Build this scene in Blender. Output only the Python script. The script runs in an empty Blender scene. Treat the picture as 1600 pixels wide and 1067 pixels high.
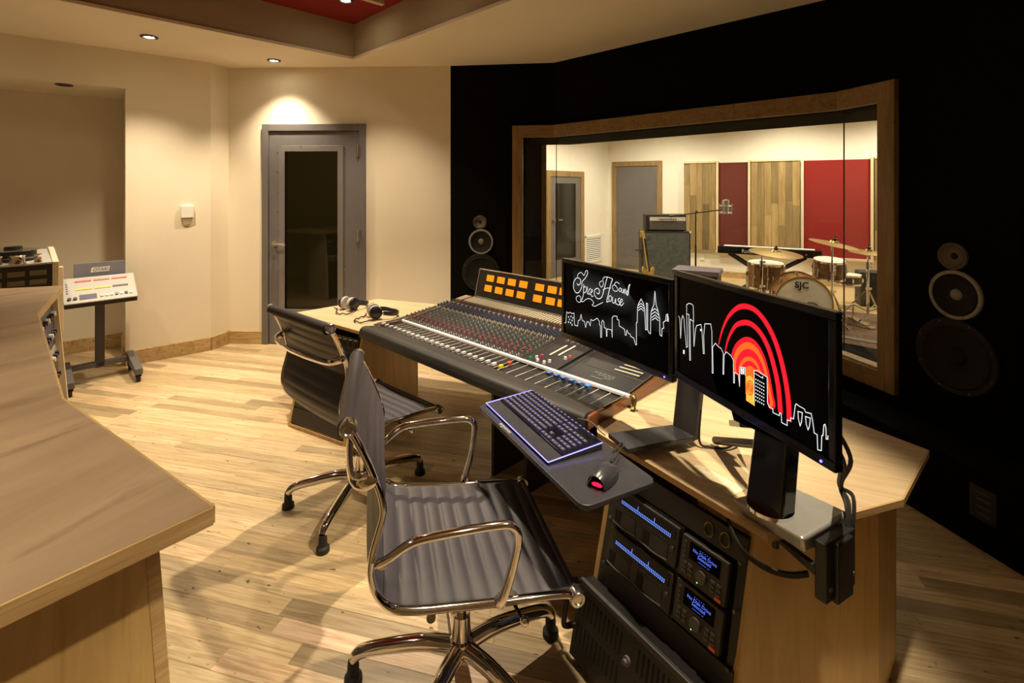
import bpy, bmesh, math, random
from mathutils import Matrix, Vector
random.seed(7)
S = bpy.context.scene
COL = S.collection
PI = math.pi
# ------------------------------------------------------------------ camera, world, lights, exposure
FPX, HOR, CAMZ = 770.0, 295.0, 1.543
cd = bpy.data.cameras.new('camera'); cam = bpy.data.objects.new('camera', cd); COL.objects.link(cam)
cam.location = (0, 0, CAMZ); cam.rotation_euler = (PI/2, 0, 0)
cd.sensor_width = 36.0; cd.sensor_fit = 'HORIZONTAL'; cd.lens = 36.0*FPX/1600
cd.shift_y = -(533.5-HOR)/1600; cd.clip_start = 0.02; cd.clip_end = 60
S.camera = cam
S.view_settings.view_transform = 'Standard'; S.view_settings.look = 'None'
S.view_settings.gamma = 1.0; S.view_settings.use_curve_mapping = False
S.view_settings.exposure = 0.18
W = bpy.data.worlds.new('world'); S.world = W; W.use_nodes = True
W.node_tree.nodes['Background'].inputs[0].default_value = (0.9, 0.75, 0.5, 1)
W.node_tree.nodes['Background'].inputs[1].default_value = 0.003
WARM = (1.0, 0.825, 0.585); NEUT = (1.0, 0.90, 0.76)
def spot(loc, power, aim=None, color=WARM, size=110, blend=0.7, rad=0.03):
    l = bpy.data.lights.new('downlight_lamp', 'SPOT'); l.energy = power; l.color = color
    l.spot_size = math.radians(size); l.spot_blend = blend; l.shadow_soft_size = rad
    o = bpy.data.objects.new('downlight_lamp', l); COL.objects.link(o); o.location = loc
    if aim is not None:
        o.rotation_euler = (Vector(aim)-Vector(loc)).to_track_quat('-Z', 'Y').to_euler()
    return o
# control-room axes: U runs along the mixing console, V points to the studio window
TH = math.radians(-44.4); U = Vector((math.cos(TH), math.sin(TH), 0)); V = Vector((-math.sin(TH), math.cos(TH), 0))
CEIL, TRAYZ = 2.75, 3.08
KC = Vector((-1.478, 4.605, 0))          # corner of the raised ceiling tray
TRAY_U, TRAY_V = 3.4, 3.6
def tray(a, b, z): p = KC + U*a + V*b; return (p.x, p.y, z)
SOFFIT_LIGHTS = [(-2.875, 3.905), (-2.234, 4.624), (1.00, 1.13), (-3.50, 3.18), (0.52, 0.18)]  # third and last: unseen fill lamps, added to brighten the desk end panels
SOFFIT_POWER = [150, 125, 225, 60, 110]
SOFFIT_AIM = [(None, 104, 1.0), (None, 100, 1.0), ((0.15, 1.45, 0), 54, 0.4), (None, 100, 1.0), ((-1.05, 1.02, 0.5), 46, 0.8)]
TRAY_LIGHTS = [(0.505, -0.338), (1.46, -0.50), (2.9, -0.338), (2.55, -3.05)]  # last one is unseen fill, added to brighten the gear desk top
TRAY_POWER = [125, 320, 280, 150]
TRAY_AIM = [((-1.25, 4.1, 0), 88, 0.7), ((-0.85, 3.1, 0), 84, 0.6), ((0.1, 2.2, 0), 54, 0.5), (None, 84, 0.9)]
for (x, y), pw, (am_, sz_, bl_) in zip(SOFFIT_LIGHTS, SOFFIT_POWER, SOFFIT_AIM): spot((x, y, CEIL-0.03), pw, am_, size=sz_, blend=bl_)
for (a, b), pw, (am_, sz_, bl_) in zip(TRAY_LIGHTS, TRAY_POWER, TRAY_AIM): spot(tray(a, b, TRAYZ-0.03), pw, am_, size=sz_, blend=bl_)
LIVE_LIGHTS = [(2.3, 8.0), (4.0, 7.2), (5.4, 6.4), (1.0, 7.3), (2.6, 4.75), (4.1, 4.6)]  # last two are fill, added near the window to brighten the drum front
for i_, (x, y) in enumerate(LIVE_LIGHTS): spot((x, y, 2.97), 185 if i_ < 4 else 120, color=NEUT, size=150 if i_ < 4 else 92, blend=0.6, rad=0.06)

# ------------------------------------------------------------------ helpers
def P(px, py, z):
    Y = FPX*(CAMZ-z)/(py-HOR); return Vector(((px-800)/FPX*Y, Y, z))
def atY(px, py, Y): return Vector(((px-800)/FPX*Y, Y, CAMZ-(py-HOR)*Y/FPX))
ROOT = {}
def frame(o, ang=0.0): return Matrix.Translation(Vector(o)) @ Matrix.Rotation(ang, 4, 'Z')
def basis(o, ex, ey, ez):
    m = Matrix.Identity(4)
    for i, e in enumerate((ex, ey, ez)):
        for r in range(3): m[r][i] = e[r]
    for r in range(3): m[r][3] = o[r]
    return m
def tag(o, label=None, cat=None, group=None, kind=None):
    if label: o['label'] = label
    if cat: o['category'] = cat
    if group: o['group'] = group
    if kind: o['kind'] = kind
    return o
def thing(name, loc=(0, 0, 0), label=None, cat=None, group=None, kind=None, ang=0.0):
    o = bpy.data.objects.new(name, None); COL.objects.link(o); o.empty_display_size = 0.1
    o.location = loc; o.rotation_euler = (0, 0, ang)
    ROOT[o.name] = frame(loc, ang)
    return tag(o, label, cat, group, kind)
def catmull(pts, n=6, closed=False):
    pts = [Vector(p) for p in pts]; out = []; N = len(pts)
    rng = range(N if closed else N-1)
    for i in rng:
        if closed: p0, p1, p2, p3 = pts[i-1], pts[i], pts[(i+1) % N], pts[(i+2) % N]
        else: p0, p1, p2, p3 = pts[max(i-1, 0)], pts[i], pts[i+1], pts[min(i+2, N-1)]
        for k in range(n):
            t = k/n
            out.append(0.5*((2*p1)+(-p0+p2)*t+(2*p0-5*p1+4*p2-p3)*t*t+(-p0+3*p1-3*p2+p3)*t**3))
    if not closed: out.append(pts[-1])
    return out
class MB:
    def __init__(self, M=None): self.v = []; self.f = []; self.M = M or Matrix.Identity(4)
    def add(self, vs, fs):
        n = len(self.v); self.v += [self.M @ Vector(p) for p in vs]; self.f += [[i+n for i in f] for f in fs]; return self
    def box(self, c, s, R=None):
        R = R or Matrix.Identity(3); c = Vector(c)
        vs = [c + R @ Vector((sx*s[0]/2, sy*s[1]/2, sz*s[2]/2)) for sz in (-1, 1) for sy in (-1, 1) for sx in (-1, 1)]
        return self.add(vs, [(0, 2, 3, 1), (4, 5, 7, 6), (0, 1, 5, 4), (2, 6, 7, 3), (0, 4, 6, 2), (1, 3, 7, 5)])
    def bx(self, x0, x1, y0, y1, z0, z1): return self.box(((x0+x1)/2, (y0+y1)/2, (z0+z1)/2), (abs(x1-x0), abs(y1-y0), abs(z1-z0)))
    def hexa(self, a, b):                       # two matching loops -> closed prism
        n = len(a); return self.add(list(a)+list(b), [list(range(n))[::-1], list(range(n, 2*n))]+[(i, (i+1) % n, n+(i+1) % n, n+i) for i in range(n)])
    def prism(self, poly, z0, z1): return self.hexa([(p[0], p[1], z0) for p in poly], [(p[0], p[1], z1) for p in poly])
    def seg(self, p0, p1, z0, z1, th):          # wall piece: th metres to the left of p0->p1
        a, b = Vector(p0[:2]), Vector(p1[:2]); d = (b-a).normalized(); n = Vector((-d.y, d.x))*th
        return self.prism([a, b, b+n, a+n], z0, z1)
    def tube(self, pts, r, n=8, closed=False, ry=None):
        pts = [Vector(p) for p in pts]; N = len(pts); rs = r if isinstance(r, (list, tuple)) else [r]*N
        vs = []; prev = None
        for i, p in enumerate(pts):
            t = (pts[(i+1) % N]-pts[i-1]) if closed or 0 < i < N-1 else (pts[1]-pts[0] if i == 0 else pts[-1]-pts[-2])
            t = t.normalized() if t.length > 1e-9 else Vector((0, 0, 1))
            if prev is None:
                a = Vector((0, 0, 1)) if abs(t.z) < 0.9 else Vector((1, 0, 0)); x = a.cross(t).normalized()
            else:
                x = prev-t*prev.dot(t); x = x.normalized() if x.length > 1e-6 else t.orthogonal().normalized()
            prev = x; y = t.cross(x)
            for k in range(n):
                w = 2*PI*k/n; vs.append(p+x*math.cos(w)*rs[i]+y*math.sin(w)*(rs[i] if ry is None else ry))
        fs = [(i*n+k, i*n+(k+1) % n, ((i+1) % N)*n+(k+1) % n, ((i+1) % N)*n+k) for i in range(N if closed else N-1) for k in range(n)]
        if not closed: fs += [list(range(n))[::-1], list(range((N-1)*n, N*n))]
        return self.add(vs, fs)
    def cyl(self, c, d, r, h, n=16, r2=None):   # from c along d
        c = Vector(c); d = Vector(d).normalized(); return self.tube([c, c+d*h], [r, r if r2 is None else r2], n)
    def lathe(self, prof, c=(0, 0, 0), ax=(0, 0, 1), n=24, ring=False):
        c = Vector(c); d = Vector(ax).normalized(); x = d.orthogonal().normalized(); y = d.cross(x)
        vs = [c+d*h+(x*math.cos(2*PI*k/n)+y*math.sin(2*PI*k/n))*max(r, 1e-5) for r, h in prof for k in range(n)]
        fs = [(i*n+k, i*n+(k+1) % n, (i+1)*n+(k+1) % n, (i+1)*n+k) for i in range(len(prof)-1) for k in range(n)]
        m_ = (len(prof)-1)*n
        if ring == 'open': return self.add(vs, fs)
        if ring: return self.add(vs, fs+[(m_+k, m_+(k+1) % n, (k+1) % n, k) for k in range(n)])
        return self.add(vs, fs+[list(range(n))[::-1], list(range(m_, len(prof)*n))])
    def sphere(self, c, r, n=12, sc=(1, 1, 1)):
        m = n//2; c = Vector(c)
        vs = [c+Vector((math.sin(PI*i/m)*math.cos(2*PI*k/n)*sc[0], math.sin(PI*i/m)*math.sin(2*PI*k/n)*sc[1], math.cos(PI*i/m)*sc[2]))*r for i in range(m+1) for k in range(n)]
        return self.add(vs, [(i*n+k, (i+1)*n+k, (i+1)*n+(k+1) % n, i*n+(k+1) % n) for i in range(m) for k in range(n)])
    def grid(self, rows):                       # rows of points -> open sheet
        n = len(rows[0]); return self.add([p for r in rows for p in r], [(i*n+k, i*n+k+1, (i+1)*n+k+1, (i+1)*n+k) for i in range(len(rows)-1) for k in range(n-1)])
    def ribbon(self, pts, w, closed=False):     # flat stroke in the local XY plane (z kept)
        pts = [Vector(p) for p in pts]; N = len(pts); L, R = [], []
        ws = w if isinstance(w, (list, tuple)) else [w]*N
        for i, p in enumerate(pts):
            t = pts[(i+1) % N]-pts[i-1] if closed or 0 < i < N-1 else (pts[1]-pts[0] if i == 0 else pts[-1]-pts[-2])
            n = Vector((-t.y, t.x, 0)); n = n.normalized() if n.length > 1e-9 else Vector((0, 1, 0))
            L.append(p+n*ws[i]/2); R.append(p-n*ws[i]/2)
        M_ = N if closed else N-1
        return self.add(L+R, [(i, N+i, N+(i+1) % N, (i+1) % N) for i in range(M_)])
    def build(self, name, mat, parent=None, smooth=False, bevel=0, seg=2, fix=True, auto=None):
        me = bpy.data.meshes.new(name)
        inv = ROOT[parent.name].inverted() if parent is not None and parent.name in ROOT else Matrix.Identity(4)
        me.from_pydata([inv @ p for p in self.v], [], self.f)
        if fix:
            b = bmesh.new(); b.from_mesh(me); bmesh.ops.recalc_face_normals(b, faces=b.faces); b.to_mesh(me); b.free()
        me.materials.append(M[mat] if isinstance(mat, str) else mat)
        if smooth: me.polygons.foreach_set('use_smooth', [True]*len(me.polygons)); me.set_sharp_from_angle(angle=math.radians(auto or 40))
        o = bpy.data.objects.new(name, me); COL.objects.link(o)
        if parent is not None:
            o.parent = parent
            if parent.name in ROOT: ROOT[o.name] = ROOT[parent.name]
        if bevel:
            m = o.modifiers.new('bevel', 'BEVEL'); m.width = bevel; m.segments = seg; m.limit_method = 'ANGLE'; m.angle_limit = math.radians(35)
        return o
def dup(root, loc=None, ang=None, **kw):
    r = root.copy(); COL.objects.link(r)
    if loc is not None: r.location = loc
    if ang is not None: r.rotation_euler = (0, 0, ang)
    for k, v_ in kw.items(): r[k] = v_
    for ch in list(root.children):
        c = ch.copy(); COL.objects.link(c); c.parent = r
        for g in ch.children:
            d = g.copy(); COL.objects.link(d); d.parent = c
    return r
def text(s, size, m, name, mat, parent, extrude=0.0004, align='CENTER', shear=0.0, bold=0.0):
    c = bpy.data.curves.new('t', 'FONT'); c.body = s; c.size = size; c.align_x = align; c.align_y = 'CENTER'
    c.extrude = extrude; c.shear = shear; c.resolution_u = 3; c.offset = bold
    o = bpy.data.objects.new('t', c); COL.objects.link(o)
    dg = bpy.context.evaluated_depsgraph_get(); me = bpy.data.meshes.new_from_object(o.evaluated_get(dg))
    bpy.data.objects.remove(o); bpy.data.curves.remove(c)
    inv = ROOT[parent.name].inverted() if parent is not None and parent.name in ROOT else Matrix.Identity(4)
    me.transform(inv @ m); me.name = name; me.materials.clear(); me.materials.append(M[mat])
    q = bpy.data.objects.new(name, me); COL.objects.link(q); q.parent = parent
    if parent is not None and parent.name in ROOT: ROOT[q.name] = ROOT[parent.name]
    return q

# ------------------------------------------------------------------ materials
M = {}
def nt(name):
    m = bpy.data.materials.new(name); m.use_nodes = True; M[name] = m
    return m, m.node_tree, m.node_tree.nodes['Principled BSDF']
def mat(name, col, rough=0.5, metal=0.0, emit=None, es=1.0, var=0.0, vscale=8.0, bump=0.0, bscale=200.0, spec=None, coat=0.0):
    m, t, b = nt(name); N, L = t.nodes, t.links
    b.inputs['Base Color'].default_value = (*col, 1); b.inputs['Roughness'].default_value = rough; b.inputs['Metallic'].default_value = metal
    if spec is not None: b.inputs['Specular IOR Level'].default_value = spec
    if coat: b.inputs['Coat Weight'].default_value = coat; b.inputs['Coat Roughness'].default_value = 0.15
    if emit: b.inputs['Emission Color'].default_value = (*emit, 1); b.inputs['Emission Strength'].default_value = es
    tc = N.new('ShaderNodeTexCoord')
    if var:
        n = N.new('ShaderNodeTexNoise'); n.inputs['Scale'].default_value = vscale; n.inputs['Detail'].default_value = 4; L.new(tc.outputs['Object'], n.inputs['Vector'])
        r = N.new('ShaderNodeValToRGB'); r.color_ramp.elements[0].position = 0.3; r.color_ramp.elements[1].position = 0.7
        r.color_ramp.elements[0].color = (*[c*(1-var) for c in col], 1); r.color_ramp.elements[1].color = (*[min(1, c*(1+var)) for c in col], 1)
        L.new(n.outputs['Fac'], r.inputs['Fac']); L.new(r.outputs['Color'], b.inputs['Base Color'])
    if bump:
        n = N.new('ShaderNodeTexNoise'); n.inputs['Scale'].default_value = bscale; n.inputs['Detail'].default_value = 3; L.new(tc.outputs['Object'], n.inputs['Vector'])
        bp = N.new('ShaderNodeBump'); bp.inputs['Strength'].default_value = bump; bp.inputs['Distance'].default_value = 0.002
        L.new(n.outputs['Fac'], bp.inputs['Height']); L.new(bp.outputs['Normal'], b.inputs['Normal'])
    return m
def wood(name, c1, c2, scale=(1, 14, 14), rough=0.45, rot=0.0, dark=None, attr=None, detail=6, coat=0.0, knots=0.0):
    """grain runs along the local X axis (after rot about Z); c1/c2 the two tones, dark the streak tone"""
    m, t, b = nt(name); N, L = t.nodes, t.links
    tc = N.new('ShaderNodeTexCoord'); mp = N.new('ShaderNodeMapping'); mp.inputs['Rotation'].default_value = (0, 0, -rot) if not isinstance(rot, tuple) else rot
    L.new(tc.outputs['Object'], mp.inputs['Vector'])
    m2 = N.new('ShaderNodeMapping'); m2.inputs['Scale'].default_value = scale; L.new(mp.outputs['Vector'], m2.inputs['Vector'])
    vec = m2.outputs['Vector']
    if attr:
        at = N.new('ShaderNodeAttribute'); at.attribute_name = attr
        va = N.new('ShaderNodeVectorMath'); va.operation = 'ADD'
        vm = N.new('ShaderNodeVectorMath'); vm.operation = 'SCALE'; vm.inputs['Scale'].default_value = 37.0
        L.new(at.outputs['Vector'], vm.inputs[0]); L.new(vec, va.inputs[0]); L.new(vm.outputs[0], va.inputs[1]); vec = va.outputs[0]
    n1 = N.new('ShaderNodeTexNoise'); n1.inputs['Scale'].default_value = 1.6; n1.inputs['Detail'].default_value = detail; n1.inputs['Roughness'].default_value = 0.6; n1.inputs['Distortion'].default_value = 0.8
    L.new(vec, n1.inputs['Vector'])
    r = N.new('ShaderNodeValToRGB'); e = r.color_ramp.elements
    e[0].position = 0.32; e[0].color = (*c1, 1); e[1].position = 0.66; e[1].color = (*c2, 1)
    L.new(n1.outputs['Fac'], r.inputs['Fac']); col = r.outputs['Color']
    if dark:
        n2 = N.new('ShaderNodeTexNoise'); n2.inputs['Scale'].default_value = 3.3; n2.inputs['Detail'].default_value = 7; n2.inputs['Distortion'].default_value = 0.5
        L.new(vec, n2.inputs['Vector'])
        r2 = N.new('ShaderNodeValToRGB'); r2.color_ramp.elements[0].position = 0.60; r2.color_ramp.elements[1].position = 0.78
        L.new(n2.outputs['Fac'], r2.inputs['Fac'])
        mx = N.new('ShaderNodeMix'); mx.data_type = 'RGBA'; L.new(r2.outputs['Color'], mx.inputs['Factor'])
        L.new(col, mx.inputs['A']); mx.inputs['B'].default_value = (*dark, 1); col = mx.outputs['Result']
    if knots:
        vo = N.new('ShaderNodeTexNoise'); vo.inputs['Scale'].default_value = 2.3; vo.inputs['Detail'].default_value = 2
        mk = N.new('ShaderNodeMapping'); mk.inputs['Scale'].default_value = (9, 22, 22); L.new(mp.outputs['Vector'], mk.inputs['Vector'])
        L.new(mk.outputs['Vector'], vo.inputs['Vector'])
        rk = N.new('ShaderNodeValToRGB'); rk.color_ramp.elements[0].position = 0.69; rk.color_ramp.elements[1].position = 0.74
        L.new(vo.outputs['Fac'], rk.inputs['Fac'])
        mk2 = N.new('ShaderNodeMix'); mk2.data_type = 'RGBA'
        ms = N.new('ShaderNodeMath'); ms.operation = 'MULTIPLY'; ms.inputs[1].default_value = knots
        L.new(rk.outputs['Color'], ms.inputs[0]); L.new(ms.outputs[0], mk2.inputs['Factor']); L.new(col, mk2.inputs['A'])
        mk2.inputs['B'].default_value = (0.05, 0.03, 0.015, 1); col = mk2.outputs['Result']
    if attr:
        hs = N.new('ShaderNodeMix'); hs.data_type = 'RGBA'; hs.blend_type = 'MULTIPLY'; hs.inputs['Factor'].default_value = 1
        L.new(col, hs.inputs['A']); L.new(at.outputs['Color'], hs.inputs['B']); col = hs.outputs['Result']
    L.new(col, b.inputs['Base Color']); b.inputs['Roughness'].default_value = rough
    if coat: b.inputs['Coat Weight'].default_value = coat; b.inputs['Coat Roughness'].default_value = 0.25
    bp = N.new('ShaderNodeBump'); bp.inputs['Strength'].default_value = 0.12; bp.inputs['Distance'].default_value = 0.002
    L.new(n1.outputs['Fac'], bp.inputs['Height']); L.new(bp.outputs['Normal'], b.inputs['Normal'])
    return m
def glass(name, tint=(0.93, 0.97, 0.95), refl=1.5, rough=0.0):
    m = bpy.data.materials.new(name); m.use_nodes = True; M[name] = m; t = m.node_tree; N, L = t.nodes, t.links
    N.remove(N['Principled BSDF']); out = N['Material Output']
    tr = N.new('ShaderNodeBsdfTransparent'); tr.inputs[0].default_value = (*tint, 1)
    gl = N.new('ShaderNodeBsdfGlossy'); gl.inputs['Roughness'].default_value = rough
    fr = N.new('ShaderNodeFresnel'); fr.inputs['IOR'].default_value = refl
    mx = N.new('ShaderNodeMixShader'); ge = N.new('ShaderNodeNewGeometry'); ml = N.new('ShaderNodeMath'); ml.operation = 'MULTIPLY_ADD'; ml.inputs[1].default_value = -1.0; ml.inputs[2].default_value = 1.0   # one reflection per sheet: front face only
    m3 = N.new('ShaderNodeMath'); m3.operation = 'MULTIPLY'; L.new(ge.outputs['Backfacing'], ml.inputs[0]); L.new(fr.outputs[0], m3.inputs[0]); L.new(ml.outputs[0], m3.inputs[1])
    L.new(m3.outputs[0], mx.inputs[0]); L.new(tr.outputs[0], mx.inputs[1]); L.new(gl.outputs[0], mx.inputs[2]); L.new(mx.outputs[0], out.inputs[0])
mat('wall_paint', (0.79, 0.705, 0.55), 0.85, var=0.03, vscale=2.0, bump=0.05, bscale=300)
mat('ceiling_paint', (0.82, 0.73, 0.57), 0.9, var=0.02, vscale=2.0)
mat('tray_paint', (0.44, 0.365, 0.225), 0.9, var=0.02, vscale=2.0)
mat('live_paint', (0.80, 0.75, 0.66), 0.85, var=0.02)
mat('black_wall', (0.0045, 0.004, 0.003), 0.95, spec=0.05, bump=0.2, bscale=500)
mat('red_fabric', (0.235, 0.009, 0.006), 0.9, bump=0.3, bscale=700)
mat('red_fabric_dark', (0.11, 0.018, 0.010), 0.9, bump=0.3, bscale=700)
wood('oak_plank', (0.40, 0.285, 0.15), (0.66, 0.51, 0.30), (2.2, 44, 44), 0.40, dark=(0.22, 0.14, 0.06), attr='tint', knots=0.9)
wood('oak_trim', (0.36, 0.23, 0.09), (0.58, 0.40, 0.19), (1.5, 16, 16), 0.5, dark=(0.13, 0.07, 0.025), attr=None, knots=0.6)
wood('frame_wood', (0.20, 0.12, 0.04), (0.33, 0.21, 0.08), (1.5, 18, 18), 0.6, dark=(0.10, 0.055, 0.02), knots=0.6)
wood('frame_wood_v', (0.20, 0.12, 0.04), (0.33, 0.21, 0.08), (18, 18, 1.5), 0.6, dark=(0.10, 0.055, 0.02), knots=0.6)
wood('ply_top', (0.30, 0.21, 0.13), (0.42, 0.305, 0.195), (1.0, 3.5, 3.5), 0.38, rot=TH+PI/2+0.3, dark=(0.21, 0.135, 0.075), detail=5)
wood('ply_top_desk', (0.48, 0.355, 0.205), (0.62, 0.475, 0.29), (0.9, 16, 16), 0.40, rot=TH+0.35, dark=(0.40, 0.275, 0.14), detail=5)
wood('ply_side', (0.50, 0.32, 0.11), (0.64, 0.44, 0.18), (9, 9, 0.8), 0.45, dark=(0.42, 0.25, 0.08), detail=4)
wood('ply_edge', (0.46, 0.29, 0.12), (0.60, 0.41, 0.19), (2, 2, 60), 0.5, dark=(0.28, 0.16, 0.06), detail=3)
wood('mahogany', (0.11, 0.032, 0.010), (0.20, 0.062, 0.018), (1.2, 14, 14), 0.3, rot=TH+PI/2, dark=(0.07, 0.02, 0.008), coat=0.3)
wood('slat_wood', (0.24, 0.155, 0.06), (0.38, 0.27, 0.12), (14, 14, 1.2), 0.6, dark=(0.20, 0.12, 0.05), attr='tint', knots=0.4)
wood('pale_trim', (0.62, 0.49, 0.30), (0.74, 0.60, 0.40), (14, 14, 1.2), 0.6)
wood('drum_wood', (0.14, 0.055, 0.016), (0.30, 0.13, 0.04), (1, 3, 14), 0.25, dark=(0.06, 0.02, 0.008), coat=0.5)
mat('door_grey', (0.135, 0.125, 0.125), 0.45, var=0.05)
mat('door_trim', (0.22, 0.205, 0.20), 0.35, 0.3)
mat('steel', (0.55, 0.53, 0.50), 0.3, 1.0)
mat('chrome', (0.78, 0.76, 0.74), 0.07, 1.0)
mat('brushed', (0.62, 0.60, 0.57), 0.25, 1.0)
mat('leather', (0.036, 0.032, 0.040), 0.45, bump=0.12, bscale=500, spec=0.5)
mat('leather_arm', (0.020, 0.018, 0.017), 0.55, bump=0.25, bscale=350)
mat('black_metal', (0.013, 0.0125, 0.012), 0.4, var=0.1)
mat('black_plastic', (0.011, 0.0105, 0.011), 0.35)
mat('gloss_black', (0.006, 0.006, 0.007), 0.12)
mat('rubber', (0.012, 0.011, 0.010), 0.7)
mat('dark_grey', (0.045, 0.042, 0.042), 0.5)
mat('grey_metal', (0.13, 0.125, 0.13), 0.5, 0.2)
mat('satin_silver', (0.46, 0.46, 0.43), 0.32, 0.55)
mat('comb', (0.40, 0.36, 0.26), 0.6)
mat('tray_grey', (0.034, 0.034, 0.040), 0.27, var=0.15, vscale=12)
mat('panel_black', (0.016, 0.015, 0.019), 0.4)
mat('rack_black', (0.028, 0.024, 0.019), 0.5, var=0.05)
mat('gear_face', (0.036, 0.031, 0.026), 0.45)
mat('gear_dark', (0.008, 0.007, 0.006), 0.4)
mat('gear_key', (0.085, 0.075, 0.060), 0.5)
mat('white', (0.78, 0.76, 0.72), 0.5)
mat('strip_white', (0.92, 0.92, 0.90), 0.3)  # plain near-white of the scribble strip, emits nothing
mat('cream_knob', (0.72, 0.66, 0.50), 0.4)
mat('knob_grey', (0.20, 0.21, 0.20), 0.4)
mat('knob_green', (0.085, 0.115, 0.10), 0.4)
mat('knob_red', (0.36, 0.065, 0.075), 0.4)
mat('knob_blue', (0.055, 0.06, 0.105), 0.4)
mat('knob_brown', (0.10, 0.045, 0.03), 0.4)
mat('cap_blue', (0.06, 0.20, 0.55), 0.4); mat('cap_yellow', (0.80, 0.66, 0.01), 0.4); mat('cap_red', (0.70, 0.10, 0.04), 0.4); mat('cap_pink', (0.75, 0.03, 0.14), 0.4); mat('cap_green', (0.0, 0.30, 0.16), 0.4)
mat('meter_amber', (0.12, 0.04, 0.0), 0.4, emit=(1.0, 0.27, 0.006), es=1.0, var=0.3, vscale=60)
mat('screen_black', (0.0005, 0.0005, 0.0005), 0.3, spec=0.06)
def emi(name, c, s=1.0): mat(name, (0, 0, 0), 0.6, emit=c, es=s, spec=0.0)
emi('px_white', (1, 1, 1), 1.0); emi('px_red', (1.0, 0.015, 0.03), 0.95); emi('px_orange', (1.0, 0.16, 0.02), 0.95); emi('px_deep', (0.9, 0.05, 0.03), 0.95); emi('px_yellow', (1.0, 0.55, 0.06), 0.95)
emi('px_black', (0, 0, 0), 0.0); emi('px_grey', (0.5, 0.5, 0.5), 0.5)
emi('led_blue', (0.10, 0.08, 1.0), 6.0); emi('led_line', (0.30, 0.26, 1.0), 2.5); emi('led_key', (0.42, 0.40, 1.0), 0.9); emi('led_bed', (0.16, 0.13, 0.8), 0.14); emi('led_red', (1.0, 0.01, 0.05), 2.0); emi('led_green', (0.3, 1.0, 0.1), 2.0)
emi('lcd_blue', (0.12, 0.20, 1.0), 0.9); emi('led_meter', (0.16, 0.30, 1.0), 1.1)
emi('lamp_glow', (1.0, 0.86, 0.62), 60.0)
mat('vu_off', (0.16, 0.13, 0.07), 0.4)
mat('blue_gear', (0.03, 0.035, 0.10), 0.4)
mat('silver_panel', (0.44, 0.425, 0.40), 0.4)
mat('slate_board', (0.20, 0.21, 0.26), 0.5)
mat('cream_cabinet', (0.66, 0.58, 0.42), 0.5, var=0.04)
mat('bronze', (0.16, 0.12, 0.035), 0.35, 0.8)
mat('paper_tape', (0.66, 0.58, 0.38), 0.8, var=0.2, vscale=60)
mat('velour_grey', (0.42, 0.39, 0.36), 0.9)
mat('grille_cloth', (0.12, 0.14, 0.15), 0.9, var=0.25, vscale=20, bump=0.3)
mat('head_grille', (0.10, 0.095, 0.09), 0.8, var=0.2, vscale=40)
mat('tolex', (0.02, 0.018, 0.015), 0.7)
mat('purple_vinyl', (0.16, 0.13, 0.17), 0.4)
mat('drum_head', (0.72, 0.67, 0.58), 0.5, var=0.12, vscale=9)
mat('brass', (0.50, 0.37, 0.14), 0.3, 1.0)
mat('cymbal', (0.40, 0.29, 0.12), 0.35, 1.0)
mat('rug', (0.10, 0.055, 0.03), 0.95, var=0.6, vscale=30)
mat('paper_cone', (0.013, 0.012, 0.0105), 0.7, spec=0.2)
mat('cone_ring', (0.30, 0.275, 0.24), 0.5, 0.0, spec=0.3); mat('cone_ring_dim', (0.13, 0.11, 0.08), 0.6, spec=0.2)
mat('dust_cap', (0.22, 0.20, 0.17), 0.5); mat('woofer_rim', (0.015, 0.014, 0.012), 0.6, spec=0.2)
mat('yellow_ink', (0.45, 0.42, 0.05), 0.6)
mat('hole', (0.003, 0.003, 0.003), 0.8)
mat('guitar_gold', (0.62, 0.42, 0.12), 0.3)
glass('glass_pane', (0.945, 0.95, 0.88), 1.45); glass('door_glass', (0.45, 0.46, 0.36), 1.55)
# ------------------------------------------------------------------ room shell
def V2(x, y): return Vector((x, y))
def onray(px, a, d, off=0.0):                         # point on the vertical plane through a along d, seen at column px
    k = (px-800)/FPX; s = (k*a.y-a.x)/(d.x-k*d.y); return a+d*s
BL = V2(-2.836, 4.93); LW1 = V2(-2.887, 4.72); JB = V2(-3.373, 4.30)
DW = V2(-0.774, -0.633); DN = V2(-0.633, 0.774)      # along the left wall, and into the niche
W0 = V2(-0.604, 4.84); W1 = V2(0.404, 4.717); W2 = V2(2.056, 3.098); W3 = V2(2.78, -0.02)
RR = V2(0.17, -2.68); RL = V2(-5.33, 2.70); NE = JB + DW*2.0; NB0 = JB + DN*0.73; NB1 = NE + DN*0.73
ROOM = [BL, W0, W1, W2, W3, RR, RL, NE, NB1, NB0, JB, LW1]
FLOORP = ROOM
def struct(mb, name, mat_, parent=None, **kw):
    o = mb.build(name, mat_, parent, **kw)
    if parent is None: o['kind'] = 'structure'
    return o
def fill(polys, z, mb=None):
    b = bmesh.new()
    for pl in polys:
        vs = [b.verts.new((p[0], p[1], z)) for p in pl]
        for i in range(len(vs)): b.edges.new((vs[i], vs[(i+1) % len(vs)]))
    bmesh.ops.triangle_fill(b, use_beauty=True, edges=b.edges[:])
    b.verts.ensure_lookup_table(); mb = mb or MB()
    mb.add([v.co.copy() for v in b.verts], [[v.index for v in f.verts] for f in b.faces]); b.free(); return mb
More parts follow.
